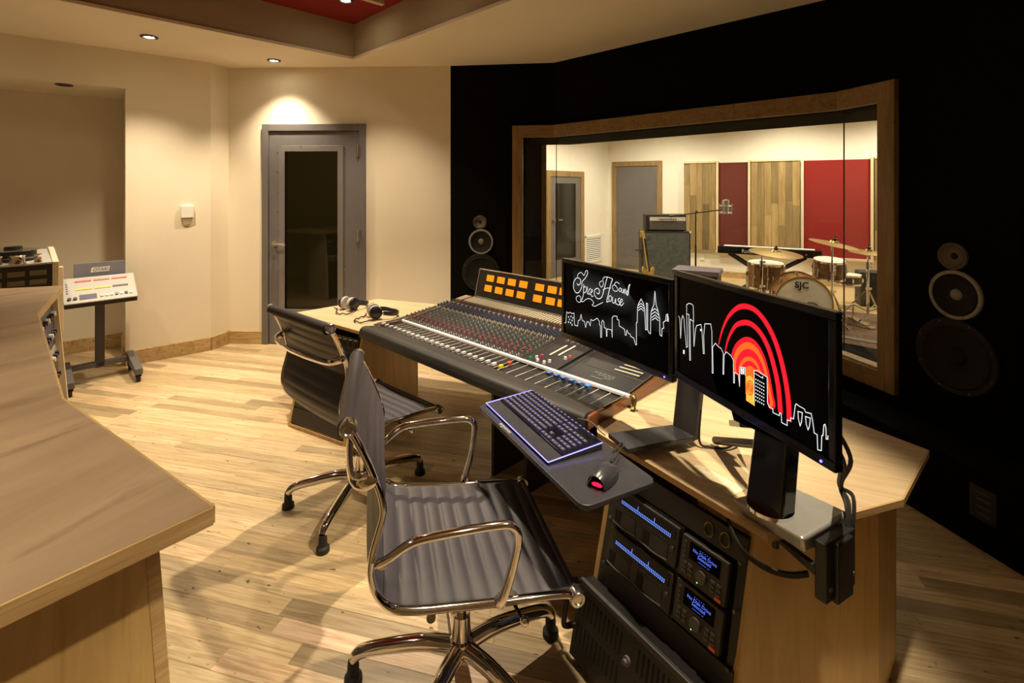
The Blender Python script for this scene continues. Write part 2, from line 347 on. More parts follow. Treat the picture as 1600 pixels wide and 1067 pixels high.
# --- floor slab and its boards
wood('under_floor', (0.30, 0.20, 0.10), (0.42, 0.30, 0.16), (1.2, 16, 16), 0.5)
floor = struct(fill([FLOORP], -0.006), 'floor', 'under_floor', fix=False)
PD = Vector((0.9705, -0.241)); PN = Vector((0.241, 0.9705))
def row_spans(poly, r):
    ts = []
    for i in range(len(poly)):
        a, b = poly[i], poly[(i+1) % len(poly)]; ra, rb = a.dot(PN)-r, b.dot(PN)-r
        if (ra < 0) != (rb < 0):
            k = ra/(ra-rb); ts.append((a+(b-a)*k).dot(PD))
    ts.sort(); return [(ts[i], ts[i+1]) for i in range(0, len(ts)-1, 2)]
rng = random.Random(21); planks = []
r = -3.6
while r < 5.2:
    wdt = rng.choice([0.062, 0.07, 0.07, 0.078])
    for t0, t1 in row_spans(FLOORP, r+wdt/2):
        t = t0-0.06-rng.random()*0.6
        while t < t1+0.04:
            ln = rng.uniform(0.45, 1.5); a, b = max(t, t0-0.06), min(t+ln, t1+0.06)
            if b-a > 0.05: planks.append((r, wdt, a, b))
            t += ln
    r += wdt
def pscore(p):
    r, w, a, b = p; c = PD*((a+b)/2)+PN*(r+w/2)
    if c.y < 0.9: return 0
    px = 800+c.x*FPX/c.y; py = HOR+FPX*CAMZ/c.y
    if not (-60 < px < 1660 and py < 1120): return 0
    if px < 250 and py > 800: return 0
    if px < 95 and py > 450: return 0
    if 950 < px < 1390 and py > 640: return 0
    if 560 < px < 1400 and py < 520: return 0
    return w*(b-a)*CAMZ/c.y**3
order = sorted(range(len(planks)), key=lambda i: -pscore(planks[i])); top = set(order[:300])
def plank_geo(p, tint, vs, fs, cols):
    r, w, a, b = p; g = 0.00025; dz = rng.uniform(-0.0005, 0.0005); n = len(vs); e = 0.0007
    def q(t, s, z): c = PD*t+PN*s; return (c.x, c.y, z)
    A = [q(a+g, r+g, -0.012), q(b-g, r+g, -0.012), q(b-g, r+w-g, -0.012), q(a+g, r+w-g, -0.012)]
    B = [q(a+g, r+g, dz-e), q(b-g, r+g, dz-e), q(b-g, r+w-g, dz-e), q(a+g, r+w-g, dz-e)]
    Cc = [q(a+g+e, r+g+e, dz), q(b-g-e, r+g+e, dz), q(b-g-e, r+w-g-e, dz), q(a+g+e, r+w-g-e, dz)]
    vs += A+B+Cc
    fs += [(n+8, n+9, n+10, n+11)]+[(n+i, n+(i+1) % 4, n+4+(i+1) % 4, n+4+i) for i in range(4)]+[(n+4+i, n+4+(i+1) % 4, n+8+(i+1) % 4, n+8+i) for i in range(4)]
    cols += [tint]*12
def tinted_mesh(name, vs, fs, cols, mat_):
    me = bpy.data.meshes.new(name); me.from_pydata(vs, [], fs)
    at = me.color_attributes.new('tint', 'FLOAT_COLOR', 'POINT'); at.data.foreach_set('color', [c for k in cols for c in (*k, 1.0)])
    me.materials.append(M[mat_]); return me
# object-space grain must follow the boards
for nd in M['oak_plank'].node_tree.nodes:
    if nd.type == 'MAPPING' and abs(nd.inputs['Scale'].default_value[1]-1) < 1e-4: nd.inputs['Rotation'].default_value = (0, 0, math.atan2(0.241, 0.9705))
def ptint():
    k = rng.random(); v_ = rng.gauss(0.95, 0.145)
    if k < 0.05: v_ *= 0.62
    elif k < 0.2: v_ *= 0.82
    h = rng.uniform(-0.02, 0.05); return (min(1.15, v_*(1+h*0.3)), min(1.1, v_*(1-abs(h)*0.2)), max(0.2, v_*(1-h*1.2)))
rest = ([], [], [])
for i, p in enumerate(planks):
    if i in top:
        vs, fs, cs = [], [], []; plank_geo(p, ptint(), vs, fs, cs)
        o = bpy.data.objects.new('plank', tinted_mesh('plank', vs, fs, cs, 'oak_plank')); COL.objects.link(o); o.parent = floor
    else: plank_geo(p, ptint(), *rest)
o = bpy.data.objects.new('floor_planks', tinted_mesh('floor_planks', *rest, 'oak_plank')); COL.objects.link(o); o.parent = floor; o['kind'] = 'stuff'
# --- back wall with the door opening
bdir = (W0-BL).normalized(); bn = Vector((-bdir.y, bdir.x))
def bw(s): return BL+bdir*s
D0, D1, DH = 0.356, 1.394, 2.184
LB = (W0-BL).length
mb = MB(); mb.seg(BL, bw(D0), 0, CEIL, 0.14); mb.seg(bw(D1), W0+bdir*0.02, 0, CEIL, 0.14); mb.seg(bw(D0), bw(D1), DH, CEIL, 0.14)
struct(mb, 'wall_back', 'wall_paint')
mb = MB(); mb.seg(JB, LW1, 0, CEIL, 0.14); mb.seg(LW1, BL, 0, CEIL, 0.14)
NTOP = 2.42
mb.seg(NE, JB, NTOP, CEIL, 0.14)
mb.seg(RL, NE, 0, CEIL, 0.14)
struct(mb, 'wall_left', 'wall_paint')
mb = MB(); mb.seg(NB1, NB0, 0, NTOP+0.1, 0.1); mb.seg(NB0, JB, 0, NTOP+0.1, 0.1); mb.seg(NE, NB1, 0, NTOP+0.1, 0.1)
mb.prism([JB+DN*0.14, NE+DN*0.14, NB1, NB0], NTOP, NTOP+0.1)
struct(mb, 'wall_niche', 'wall_paint')
mb = MB(); mb.seg(RR, RL, 0, CEIL, 0.14); struct(mb, 'wall_rear', 'wall_paint')
mb = MB(); mb.seg(W3, RR, 0, CEIL, 0.14); struct(mb, 'wall_right', 'wall_paint')
# --- ceiling with raised tray
tc_ = [tray(0, 0, 0), tray(TRAY_U, 0, 0), tray(TRAY_U, -TRAY_V, 0), tray(0, -TRAY_V, 0)]
outer = [BL, W0, W1, W2, W3, RR, RL, NE, JB, LW1]
cm = V2(-0.8, 1.6)
outer = [p+(p-cm).normalized()*0.05 for p in outer]
struct(fill([outer, [V2(p[0], p[1]) for p in tc_]], CEIL), 'ceiling', 'ceiling_paint', fix=False)
mb = MB()
for i in range(4):
    a, b = tc_[i], tc_[(i+1) % 4]; mb.add([(a[0], a[1], CEIL), (b[0], b[1], CEIL), (b[0], b[1], TRAYZ), (a[0], a[1], TRAYZ)], [(0, 1, 2, 3)])
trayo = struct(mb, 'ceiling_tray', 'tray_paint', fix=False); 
mb = MB(); mb.add([(p[0], p[1], TRAYZ) for p in tc_], [(0, 1, 2, 3)]); mb.build('fabric_panel', 'red_fabric', trayo, fix=False)
mb = MB(frame(KC, TH)); mb.bx(0.0, TRAY_U, -0.012, 0.0, CEIL-0.004, CEIL+0.02); mb.bx(-0.0, 0.012, -TRAY_V, 0, CEIL-0.004, CEIL+0.02); mb.build('corner_bead', 'ceiling_paint', trayo)
for a in (0.76, 2.25):
    mb = MB(frame(KC, TH)); mb.bx(a, a+0.045, -TRAY_V, -0.16, TRAYZ-0.07, TRAYZ-0.002); mb.build('batten', 'pale_trim', trayo, bevel=0.003)
# --- baseboards
def baseboard(name, pts, h=0.125, th=0.02, side=-1):
    mb = MB()
    for a, b in zip(pts[:-1], pts[1:]): mb.seg(a, b, 0.0, h, side*th)
    return struct(mb, name, 'oak_trim', bevel=0.003)
baseboard('baseboard_back', [BL+bdir*0.0, bw(D0)]); baseboard('baseboard_back_right', [bw(D1), W0])
baseboard('baseboard_left', [JB-DN*0.0, LW1, BL]); baseboard('baseboard_niche', [NE+DN*0.73, NB0, JB])
# --- black studio front wall (three facets) with the window opening
def off_poly(d):                                   # polyline of the front wall shifted d metres into the room
    pts = [W0, W1, W2, W3]; nr = []
    for a, b in zip(pts[:-1], pts[1:]):
        t = (b-a).normalized(); nr.append(Vector((t.y, -t.x)))
    out = [pts[0]+nr[0]*d]
    for i in (1, 2):
        m = (nr[i-1]+nr[i]).normalized(); out.append(pts[i]+m*(d/m.dot(nr[i])))
    out.append(pts[3]+nr[2]*d); return out
dA, dB, dC = [(b-a).normalized() for a, b in ((W0, W1), (W1, W2), (W2, W3))]
AL = 0.615                                          # window begins this far along facet A
CR = 0.381                                          # window ends this far along facet C
WZ0, WZ1 = 0.40, 2.150                              # outside of the wooden casing
OZ0, OZ1 = 0.50, 2.04                               # clear opening
def on_off(d):                                      # window corner points at offset d
    q = off_poly(d); nA = Vector((dA.y, -dA.x)); nC = Vector((dC.y, -dC.x))
    return [W0+dA*AL+nA*d, q[1], q[2], W2+dC*CR+nC*d]
wl, w1, w2, wr = on_off(0)
FT = 0.10                                           # casing board width
mb = MB(); mb.seg(W0, W0+dA*(AL+0.0), 0, CEIL, 0.14); mb.seg(wl, W1, 0, OZ0, 0.14); mb.seg(wl, W1, OZ1, CEIL, 0.14)
mb.seg(W0, W0+dA*0.0001, 0, CEIL, 0.14)
struct(mb, 'wall_front_left', 'black_wall')
mb = MB(); mb.seg(W1, W2, 0, OZ0, 0.14); mb.seg(W1, W2, OZ1, CEIL, 0.14); struct(mb, 'wall_front', 'black_wall')
mb = MB(); mb.seg(W2, wr, 0, OZ0, 0.14); mb.seg(W2, wr, OZ1, CEIL, 0.14); mb.seg(wr, W3, 0, CEIL, 0.14); struct(mb, 'wall_front_right', 'black_wall')
mb = MB(); q0, q1 = off_poly(0.0), off_poly(0.275)
for i in range(3): mb.prism([q0[i], q0[i+1], q1[i+1], q1[i]], 0, 0.34)
pl = struct(mb, 'trim_1', 'black_wall')
# window
win = thing('window_1', (wl.x, wl.y, OZ0), kind='structure')
a0 = on_off(0.0); a1 = on_off(0.035)
def board(p, q, pi, qi, z0, z1, d0=0.0, d1=0.035):
    mb = MB(); mb.prism([p, q, qi, pi], z0, z1); return mb.build('casing_board', 'frame_wood', win, bevel=0.003)
for i in range(3):
    board(a0[i], a0[i+1], a1[i], a1[i+1], OZ1-0.005, WZ1); board(a0[i], a0[i+1], a1[i], a1[i+1], WZ0, OZ0+0.003)
tA, tC = dA*FT, dC*FT
for base, t in ((wl, dA), (wr, -dC)):
    n = Vector((t.y, -t.x)) if base is wl else Vector((dC.y, -dC.x))
    mb = MB(); mb.prism([base, base+t*FT, base+t*FT+n*0.036, base+n*0.036], WZ0, WZ1); mb.build('casing_board', 'frame_wood_v', win, bevel=0.003)
# reveal (black lining), lower and upper faces and the two cheeks
r1 = on_off(-0.46); i0 = [wl+dA*FT, w1, w2, wr-dC*FT]; nC = Vector((dC.y, -dC.x)); nA = Vector((dA.y, -dA.x))
i1 = [onray(846, wl-nA*0.46, dA), r1[1], r1[2], wr-dC*FT-nC*0.46]
mb = MB()
for i in range(3):
    mb.add([(*i0[i], OZ1), (*i0[i+1], OZ1), (*i1[i+1], OZ1-0.035), (*i1[i], OZ1-0.035)], [(0, 1, 2, 3)])
    mb.add([(*i0[i], OZ0), (*i0[i+1], OZ0), (*i1[i+1], OZ0-0.04), (*i1[i], OZ0-0.04)], [(0, 1, 2, 3)])
for k in (0, 3): mb.add([(*i0[k], OZ0-0.05), (*i1[k], OZ0-0.05), (*i1[k], OZ1), (*i0[k], OZ1)], [(0, 1, 2, 3)])
mb.build('reveal_lining', 'black_wall', win, fix=False)
# wooden sub-frame on the far side
mb = MB(); o0 = [onray(846, wl-nA*0.46, dA), r1[1], r1[2], wr-dC*FT-nC*0.44]
mb.prism([o0[0], o0[0]+dA*0.05, o0[0]+dA*0.05-nA*0.06, o0[0]-nA*0.06], OZ0-0.05, OZ1); mb.build('rear_jamb', 'frame_wood_v', win)
mb = MB(); 
for i in range(3): mb.tube([(*o0[i], OZ0+0.0), (*o0[i+1], OZ0+0.0)], 0.012, 4)
mb.build('lit_sill_edge', 'white', win)  # white rod paints the rear sill edge as lit
s0, s1 = on_off(0.02), on_off(-0.05); mb = MB()
s0[0] = wl+dA*FT+nA*0.02; s1[0] = wl+dA*FT-nA*0.05; s0[3] = wr-dC*FT+nC*0.02; s1[3] = wr-dC*FT-nC*0.05
for i in range(3): mb.prism([s0[i], s0[i+1], s1[i+1], s1[i]], OZ0, OZ0+0.018)
mb.build('window_sill', 'oak_trim', win)
g0, g1 = on_off(-0.055), on_off(-0.067)
g0[0] = wl+dA*FT-nA*0.055; g1[0] = wl+dA*FT-nA*0.067; g0[3] = wr-dC*FT-nC*0.055; g1[3] = wr-dC*FT-nC*0.067
for i in range(3):
    mb = MB(); e = (g0[i+1]-g0[i]).normalized()*0.002; mb.prism([g0[i]+e, g0[i+1]-e, g1[i+1]-e, g1[i]+e], OZ0+0.01, OZ1); mb.build('pane', 'glass_pane', win)
for i in (1, 2):
    mb = MB(); mb.tube([(*g0[i], OZ0), (*g0[i], OZ1)], 0.004, 6); mb.build('glazing_joint', 'gear_dark', win)
# --- grey glazed door
dm = basis((*bw(D0), 0), (*bdir, 0), (*bn, 0), (0, 0, 1)); dw = D1-D0
door = thing('door_1', (*bw((D0+D1)/2), 0), kind='structure')
mb = MB(dm); mb.bx(0, 0.062, -0.03, 0.14, 0, DH); mb.bx(dw-0.062, dw, -0.03, 0.14, 0, DH); mb.bx(0.062, dw-0.062, -0.03, 0.14, DH-0.068, DH); mb.build('door_frame', 'door_grey', door, bevel=0.003)
gx0, gx1, gz0, gz1 = 0.215, 0.772, 0.34, 1.925
mb = MB(dm); y0, y1 = -0.012, 0.035; a, b = 0.066, dw-0.066; zt = DH-0.072
mb.bx(a, gx0, y0, y1, 0.006, zt); mb.bx(gx1, b, y0, y1, 0.006, zt); mb.bx(gx0, gx1, y0, y1, 0.006, gz0); mb.bx(gx0, gx1, y0, y1, gz1, zt); mb.build('door_leaf', 'door_grey', door)
mb = MB(dm); k = 0.045
mb.bx(gx0-k, gx0+0.012, -0.022, -0.0125, gz0-k, gz1+k); mb.bx(gx1-0.012, gx1+k, -0.022, -0.0125, gz0-k, gz1+k); mb.bx(gx0+0.012, gx1-0.012, -0.022, -0.0125, gz1-0.012, gz1+k); mb.bx(gx0+0.012, gx1-0.012, -0.022, -0.0125, gz0-k, gz0+0.012); mb.build('glazing_trim', 'door_trim', door, bevel=0.002)
mb = MB(dm); mb.bx(gx0, gx1, 0.006, 0.012, gz0, gz1); mb.build('pane', 'door_glass', door)
for i in range(9):
    z = gz0+0.02+i*(gz1-gz0-0.04)/8
    for x in (gx0-k-0.018, gx1+k+0.012):
        mb = MB(dm); mb.sphere((x, -0.0125, z), 0.007, 8, (1, 0.6, 1)); mb.build('rivet', 'steel', door, smooth=True)
for i in range(4):
    mb = MB(dm); mb.sphere((gx0-0.03+i*(gx1-gx0+0.06)/3, -0.0225, gz1+k-0.006), 0.006, 8, (1, 0.6, 1)); mb.build('rivet', 'steel', door, smooth=True)
mb = MB(dm); mb.cyl((0.125, -0.012, 1.0), (0, -1, 0), 0.028, 0.012, 16); mb.cyl((0.125, -0.02, 1.0), (0, -1, 0), 0.011, 0.045, 10); mb.tube(catmull([(0.125, -0.062, 1.0), (0.16, -0.064, 1.0), (0.22, -0.060, 0.995), (0.245, -0.05, 0.99)], 4), 0.010, 8); mb.build('door_handle', 'brushed', door, smooth=True)
for z in (1.92, 1.08, 0.25):
    mb = MB(dm); mb.cyl((dw-0.064, -0.038, z-0.06), (0, 0, 1), 0.012, 0.12, 10); mb.bx(dw-0.085, dw-0.045, -0.034, -0.029, z-0.06, z+0.06); mb.build('hinge', 'steel', door, smooth=True)
l_ = bpy.data.lights.new('lobby_fill', 'POINT'); l_.energy = 2.2; l_.color = (1.0, 0.85, 0.5); l_.shadow_soft_size = 0.15; lo_ = bpy.data.objects.new('lobby_fill', l_); COL.objects.link(lo_); lo_.location = dm @ Vector((1.45, 1.0, 2.2))  # added unseen lamp; its dim light stands in for the pane's reflection
# dim lobby beyond the door
mb = MB(dm); mb.add([(-0.6, 0.15, 0), (1.7, 0.15, 0), (1.7, 1.6, 0), (-0.6, 1.6, 0), (-0.6, 0.15, 2.5), (1.7, 0.15, 2.5), (1.7, 1.6, 2.5), (-0.6, 1.6, 2.5)], [(0, 1, 2, 3), (4, 5, 6, 7), (1, 2, 6, 5), (2, 3, 7, 6), (0, 3, 7, 4)])
struct(mb, 'wall_lobby', 'wall_paint', fix=False)
# --- ceiling downlights
def downlight(x, y, z, label, lit=True):
    t = thing('ceiling_light', (x, y, z), label, 'ceiling light', 'recessed ceiling downlights')
    mb = MB(); mb.lathe([(0.036, -0.001), (0.060, -0.001), (0.060, -0.008), (0.044, -0.012), (0.036, -0.004)], (x, y, z), n=28, ring=True); mb.build('trim_ring', 'dark_grey', t, smooth=True)
    mb = MB(); mb.lathe([(0.035, -0.002), (0.030, -0.006), (0.0, -0.008)], (x, y, z), n=20); mb.build('bulb', 'lamp_glow' if lit else 'gear_dark', t, smooth=True)
for (x, y), lb in zip(SOFFIT_LIGHTS, ['lit recessed downlight in the cream ceiling, left of the other one above the left wall', 'lit recessed downlight in the cream ceiling nearest the grey door', 'added fill downlight above the right desk and monitors', 'lit recessed downlight above the tape machine', 'added fill downlight on the camera side of the room, aimed at the gear desk']): downlight(x, y, CEIL, lb)
for (a, b), lb in zip(TRAY_LIGHTS, ['lit downlight in the red ceiling panel at the tray corner', 'lit downlight in the red ceiling panel above the mixing console', 'lit downlight in the red ceiling panel at its right end', 'added fill downlight in the red ceiling panel above the gear desk']): downlight(*tray(a, b, TRAYZ), lb)
downlight(-3.766, 4.143, NTOP, 'unlit dark downlight in the ceiling of the left wall niche', False)
# --- flush-mounted monitor loudspeakers
def loudspeaker(o, ex, n, label, sz=1.0):
    ez = Vector((0, 0, 1)); m = basis(o, ex, n, ez); t = thing('wall_speaker', o, label, 'loudspeaker', 'flush-mounted wall speakers')
    mb = MB(m); mb.bx(-0.26, 0.26, 0.0, 0.004, -0.52, 0.44); mb.build('baffle', 'black_wall', t, bevel=0.003)
    def drv(x, z, r, ring, cone, dust, name, horn=False):
        mb = MB(m); mb.lathe([(r*0.84, 0.010), (r, 0.010), (r, 0.020), (r*0.97, 0.024), (r*0.86, 0.022), (r*0.84, 0.012)], (x, 0, z), (0, 1, 0), 40, True); p = mb.build(name, ring, t, smooth=True)
        mb = MB(m); mb.lathe([(r*0.86, 0.012), (r*0.80, 0.018), (r*0.73, 0.010), (r*0.45, 0.002), (r*0.22, -0.002), (0.0, -0.002)], (x, 0.008, z), (0, 1, 0), 40, 'open'); mb.build('cone', cone, p, smooth=True)
        mb = MB(m); mb.sphere((x, 0.006, z), r*0.24, 16, (1, 0.45, 1)); mb.build('dust_cap', dust, p, smooth=True)
        for k in range(8):
            w = PI/8+k*PI/4; mb = MB(m); mb.sphere((x+math.cos(w)*r*0.93, 0.023, z+math.sin(w)*r*0.93), r*0.028, 6); mb.build('screw', 'cone_ring_dim', p)
    drv(0, -0.30, 0.187, 'woofer_rim', 'paper_cone', 'paper_cone', 'woofer'); drv(0.0, 0.005, 0.121, 'cone_ring', 'paper_cone', 'dust_cap', 'midrange_driver'); drv(-0.01, 0.195, 0.067, 'cone_ring_dim', 'cone_ring_dim', 'hole', 'tweeter', True)
pA = onray(752, W0, dA); pC = onray(1496, W2, dC)
loudspeaker(Vector((pA.x, pA.y, 1.543-(378-295)*pA.y/FPX)), Vector((*dA, 0)), Vector((*nA, 0)), 'black flush-mounted loudspeaker left of the studio window, behind the meter bridge')
loudspeaker(Vector((pC.x, pC.y, 1.543-(462-295)*pC.y/FPX)), Vector((*dC, 0)), Vector((*nC, 0)), 'black flush-mounted loudspeaker in the dark wall right of the studio window')
# connector plate on the plinth
pp = off_poly(0.275); e0 = onray(1537, pp[2], dC); m = basis((e0.x, e0.y, 0.19), (*dC, 0), (*nC, 0), (0, 0, 1))
t = thing('connector_plate', (e0.x, e0.y, 0.19), 'small dark connector plate with labelled rows low on the black wall', 'wall plate')
mb = MB(m); mb.bx(-0.05, 0.05, 0.0, 0.006, -0.06, 0.08); mb.build('plate', 'gear_dark', t)
for i in range(4):
    mb = MB(m); mb.bx(-0.025, 0.028, 0.006, 0.0075, 0.055-i*0.03, 0.06-i*0.03); mb.build('label_strip', 'gear_key', t)
# thermostat on the left wall
ld = (LW1-JB).normalized(); tp = onray(292, JB, ld); ln_ = Vector((ld.y, -ld.x))
m = basis((tp.x, tp.y, 1.543-(337-295)*tp.y/FPX), (*ld, 0), (*ln_, 0), (0, 0, 1))
t = thing('wall_sensor', (tp.x, tp.y, 1.2), 'small white wall sensor with tan lower half on cream wall', 'wall sensor')
mb = MB(m); mb.bx(-0.05, 0.05, 0, 0.035, -0.02, 0.095); mb.build('cover', 'white', t, bevel=0.006)
mb = MB(m); mb.hexa([(-0.046, 0, -0.022), (0.046, 0, -0.022), (0.046, 0.03, -0.022), (-0.046, 0.03, -0.022)], [(-0.03, 0, -0.085), (0.03, 0, -0.085), (0.03, 0.012, -0.085), (-0.03, 0.012, -0.085)]); mb.build('lens', 'cream_cabinet', t, bevel=0.006)
# ------------------------------------------------------------------ studio desk
DT = 0.655
def slab(poly, z0, z1, name, top_mat, edge_mat, parent, edge=0.004):
    mb = MB(); mb.prism(poly, z0, z1); o = mb.build(name, top_mat, parent, bevel=0.0015)
    n = len(poly); mb = MB(); ar = sum(poly[i][0]*poly[(i+1) % n][1]-poly[(i+1) % n][0]*poly[i][1] for i in range(n)); sg = -1 if ar > 0 else 1
    for i in range(n): mb.seg(poly[i], poly[(i+1) % n], z0-0.0005, z1-0.001, sg*edge)
    mb.build('edge_band', edge_mat, o); return o
desk = thing('studio_desk', (-0.2, 2.9, 0), 'pale plywood studio desk carrying the mixing console and both monitors', 'desk')
OC = Vector((-0.9065, 2.963, 0))                      # front-left corner of the console
def cp(u, v, z=0): p = OC+U*u+V*v; return Vector((p.x, p.y, z))
poly = [V2(-1.56, 3.534), V2(-0.94, 3.07), cp(0.0, 0.12).to_2d(), cp(1.62, 0.12).to_2d(), V2(0.315, 1.80), V2(0.66, 1.2686), V2(1.119, 1.413), V2(1.415, 1.676), V2(1.276, 1.926), cp(1.655, 1.12).to_2d(), cp(-0.02, 1.14).to_2d(), V2(-0.473, 3.757), V2(-1.084, 3.975)]
slab(poly, DT-0.02, DT, 'worktop', 'ply_top_desk', 'ply_edge', desk)
def panel(name, pts, th, n, mat_, parent):              # planar polygon (3D pts) extruded th along n
    n = Vector(n); a = [Vector(p) for p in pts]; mb = MB(); mb.hexa(a, [p+n*th for p in a]); return mb.build(name, mat_, parent, bevel=0.0015)
# left rack bay
fd = Vector((0.871, -0.491, 0)); inw = Vector((0.491, 0.871, 0)); sd = Vector((0.370, 0.929, 0))
LBa, LBb = Vector((-1.441, 3.194, 0)), Vector((-1.017, 2.955, 0)); LTa, LTb = LBa+inw*0.15, LBb+inw*0.15
zt = DT-0.0205; up = Vector((0, 0, zt))
for (bq, tq, s) in ((LBa, LTa, -1), (LBb, LTb, 1)):
    panel('side_panel', [bq, tq+up, bq+sd*0.80+up, bq+sd*0.80], 0.02, fd*s, 'ply_side', desk)
panel('plinth_board', [LBa, LBb, LBb+inw*0.02, LBa+inw*0.02], 0.022, (0, 0, 1), 'ply_side', desk)
panel('bay_back', [LBa+sd*0.78, LBb+sd*0.78, LBb+sd*0.78+up, LBa+sd*0.78+up], 0.015, -sd, 'rack_black', desk)
# right rack bay
fr = Vector((0.560, -0.828, 0)); inr = Vector((0.828, 0.560, 0))
RBl, RBr = Vector((0.244, 1.632, 0)), Vector((0.516, 1.229, 0)); RTl, RTr = RBl+inr*0.15, RBr+inr*0.15
panel('side_panel', [RBl, RTl+up, RBl+inr*0.60+up, RBl+inr*0.60], 0.02, -fr, 'ply_side', desk)
Q1, Q2 = Vector((1.08, 1.452, 0)), Vector((1.262, 1.618, 0))
eN = Vector(((Q1-RBr).y, -(Q1-RBr).x, 0)).normalized()
panel('end_panel', [RBr, RTr+up+Vector((0.012, -0.006, 0)), Q1+up, Q1], 0.022, -eN, 'ply_side', desk)
e2 = Vector(((Q2-Q1).y, -(Q2-Q1).x, 0)).normalized()
panel('end_panel', [Q1, Q1+up, Q2+up, Q2], 0.022, -e2, 'ply_side', desk)
panel('back_panel', [Q2, Q2+up, cp(1.6, 0.95)+up, cp(1.6, 0.95)], 0.02, -Vector((0.8, 0.6, 0)), 'ply_side', desk)
panel('plinth_board', [RBl, RBr, RBr+inr*0.02, RBl+inr*0.02], 0.05, (0, 0, 1), 'ply_side', desk)
# centre pedestal under the console
for uu in (0.78, 1.02):
    a = cp(uu, 0.34); b = cp(uu, 0.80); panel('pedestal_panel', [a, a+up, b+up, b], 0.02, U, 'rack_black', desk)
a, b = cp(0.5, 0.82), cp(1.6, 0.82); panel('modesty_panel', [a+Vector((0, 0, 0.15)), a+up, b+up, b+Vector((0, 0, 0.15))], 0.018, V, 'rack_black', desk)
# rack faces: local frames (x along the face, y into the rack, z up the slope)
def slope_frame(B, T, ex):
    ez = (T+Vector((0, 0, DT))-B).normalized(); ex = ex.normalized(); ey = ez.cross(ex); return basis(B, ex, ey, ez)
ML = slope_frame(LBa, LTa, fd); MR = slope_frame(RBl, RTl, fr)
WL = (LBb-LBa).length; WR = (RBr-RBl).length
mb = MB(ML); mb.bx(0.0, WL, 0.02, 0.024, 0.02, 0.62); mb.build('bay_lining', 'hole', desk)
mb = MB(MR); mb.bx(0.0, WR, 0.03, 0.034, 0.05, 0.62); mb.build('bay_lining', 'hole', desk)
for mm, w in ((ML, WL), (MR, WR)):
    for x in (0.006, w-0.028):
        mb = MB(mm); mb.bx(x, x+0.022, 0.008, 0.014, 0.03, 0.63); mb.build('rack_rail', 'black_metal', desk)
def place(mm, x, z): return mm @ Vector((x, 0, z))
# patch bays (left rack)
for k in range(5):
    z1 = 0.615-k*0.075; o = place(ML, WL/2, z1-0.035)
    t = thing('patch_bay', o, ['topmost black patch bay with yellow labels in the left rack', 'second black patch bay from the top in the left rack', 'third black patch bay from the top in the left rack', 'fourth black patch bay from the top in the left rack', 'fifth black patch bay from the top in the left rack'][k], 'patch bay', 'patch bays in the left rack')
    mb = MB(ML); mb.bx(0.004, WL-0.004, -0.003, 0.007, z1-0.072, z1); mb.build('faceplate', 'rack_black', t)
    for c in range(10):
        x = 0.03+c*(WL-0.06)/9
        mb = MB(ML); mb.bx(x-0.016, x+0.016, -0.006, -0.003, z1-0.052, z1-0.016); mb.cyl((x, -0.006, z1-0.034), (0, -1, 0), 0.011, 0.004, 10); mb.build('jack', 'gear_dark', t)
        if c % 2 or k % 2 == 0:
            mb = MB(ML); mb.bx(x-0.014, x+0.014, -0.0036, -0.003, z1-0.013, z1-0.008); mb.build('label_strip', 'yellow_ink', t)
for k, (a, b) in enumerate(((0.13, 0.235), (0.03, 0.125))):
    t = thing('blank_panel', place(ML, WL/2, a), ['black blank rack panel just below the patch bays', 'black blank rack panel at the foot of the left rack'][k], 'rack panel')
    mb = MB(ML); mb.bx(0.004, WL-0.004, -0.002, 0.007, a, b); mb.build('faceplate', 'rack_black', t, bevel=0.002)
    for x in (0.015, WL-0.015):
        for z in (a+0.012, b-0.012): mb = MB(ML); mb.cyl((x, -0.002, z), (0, -1, 0), 0.004, 0.002, 8); mb.build('screw', 'grey_metal', t)
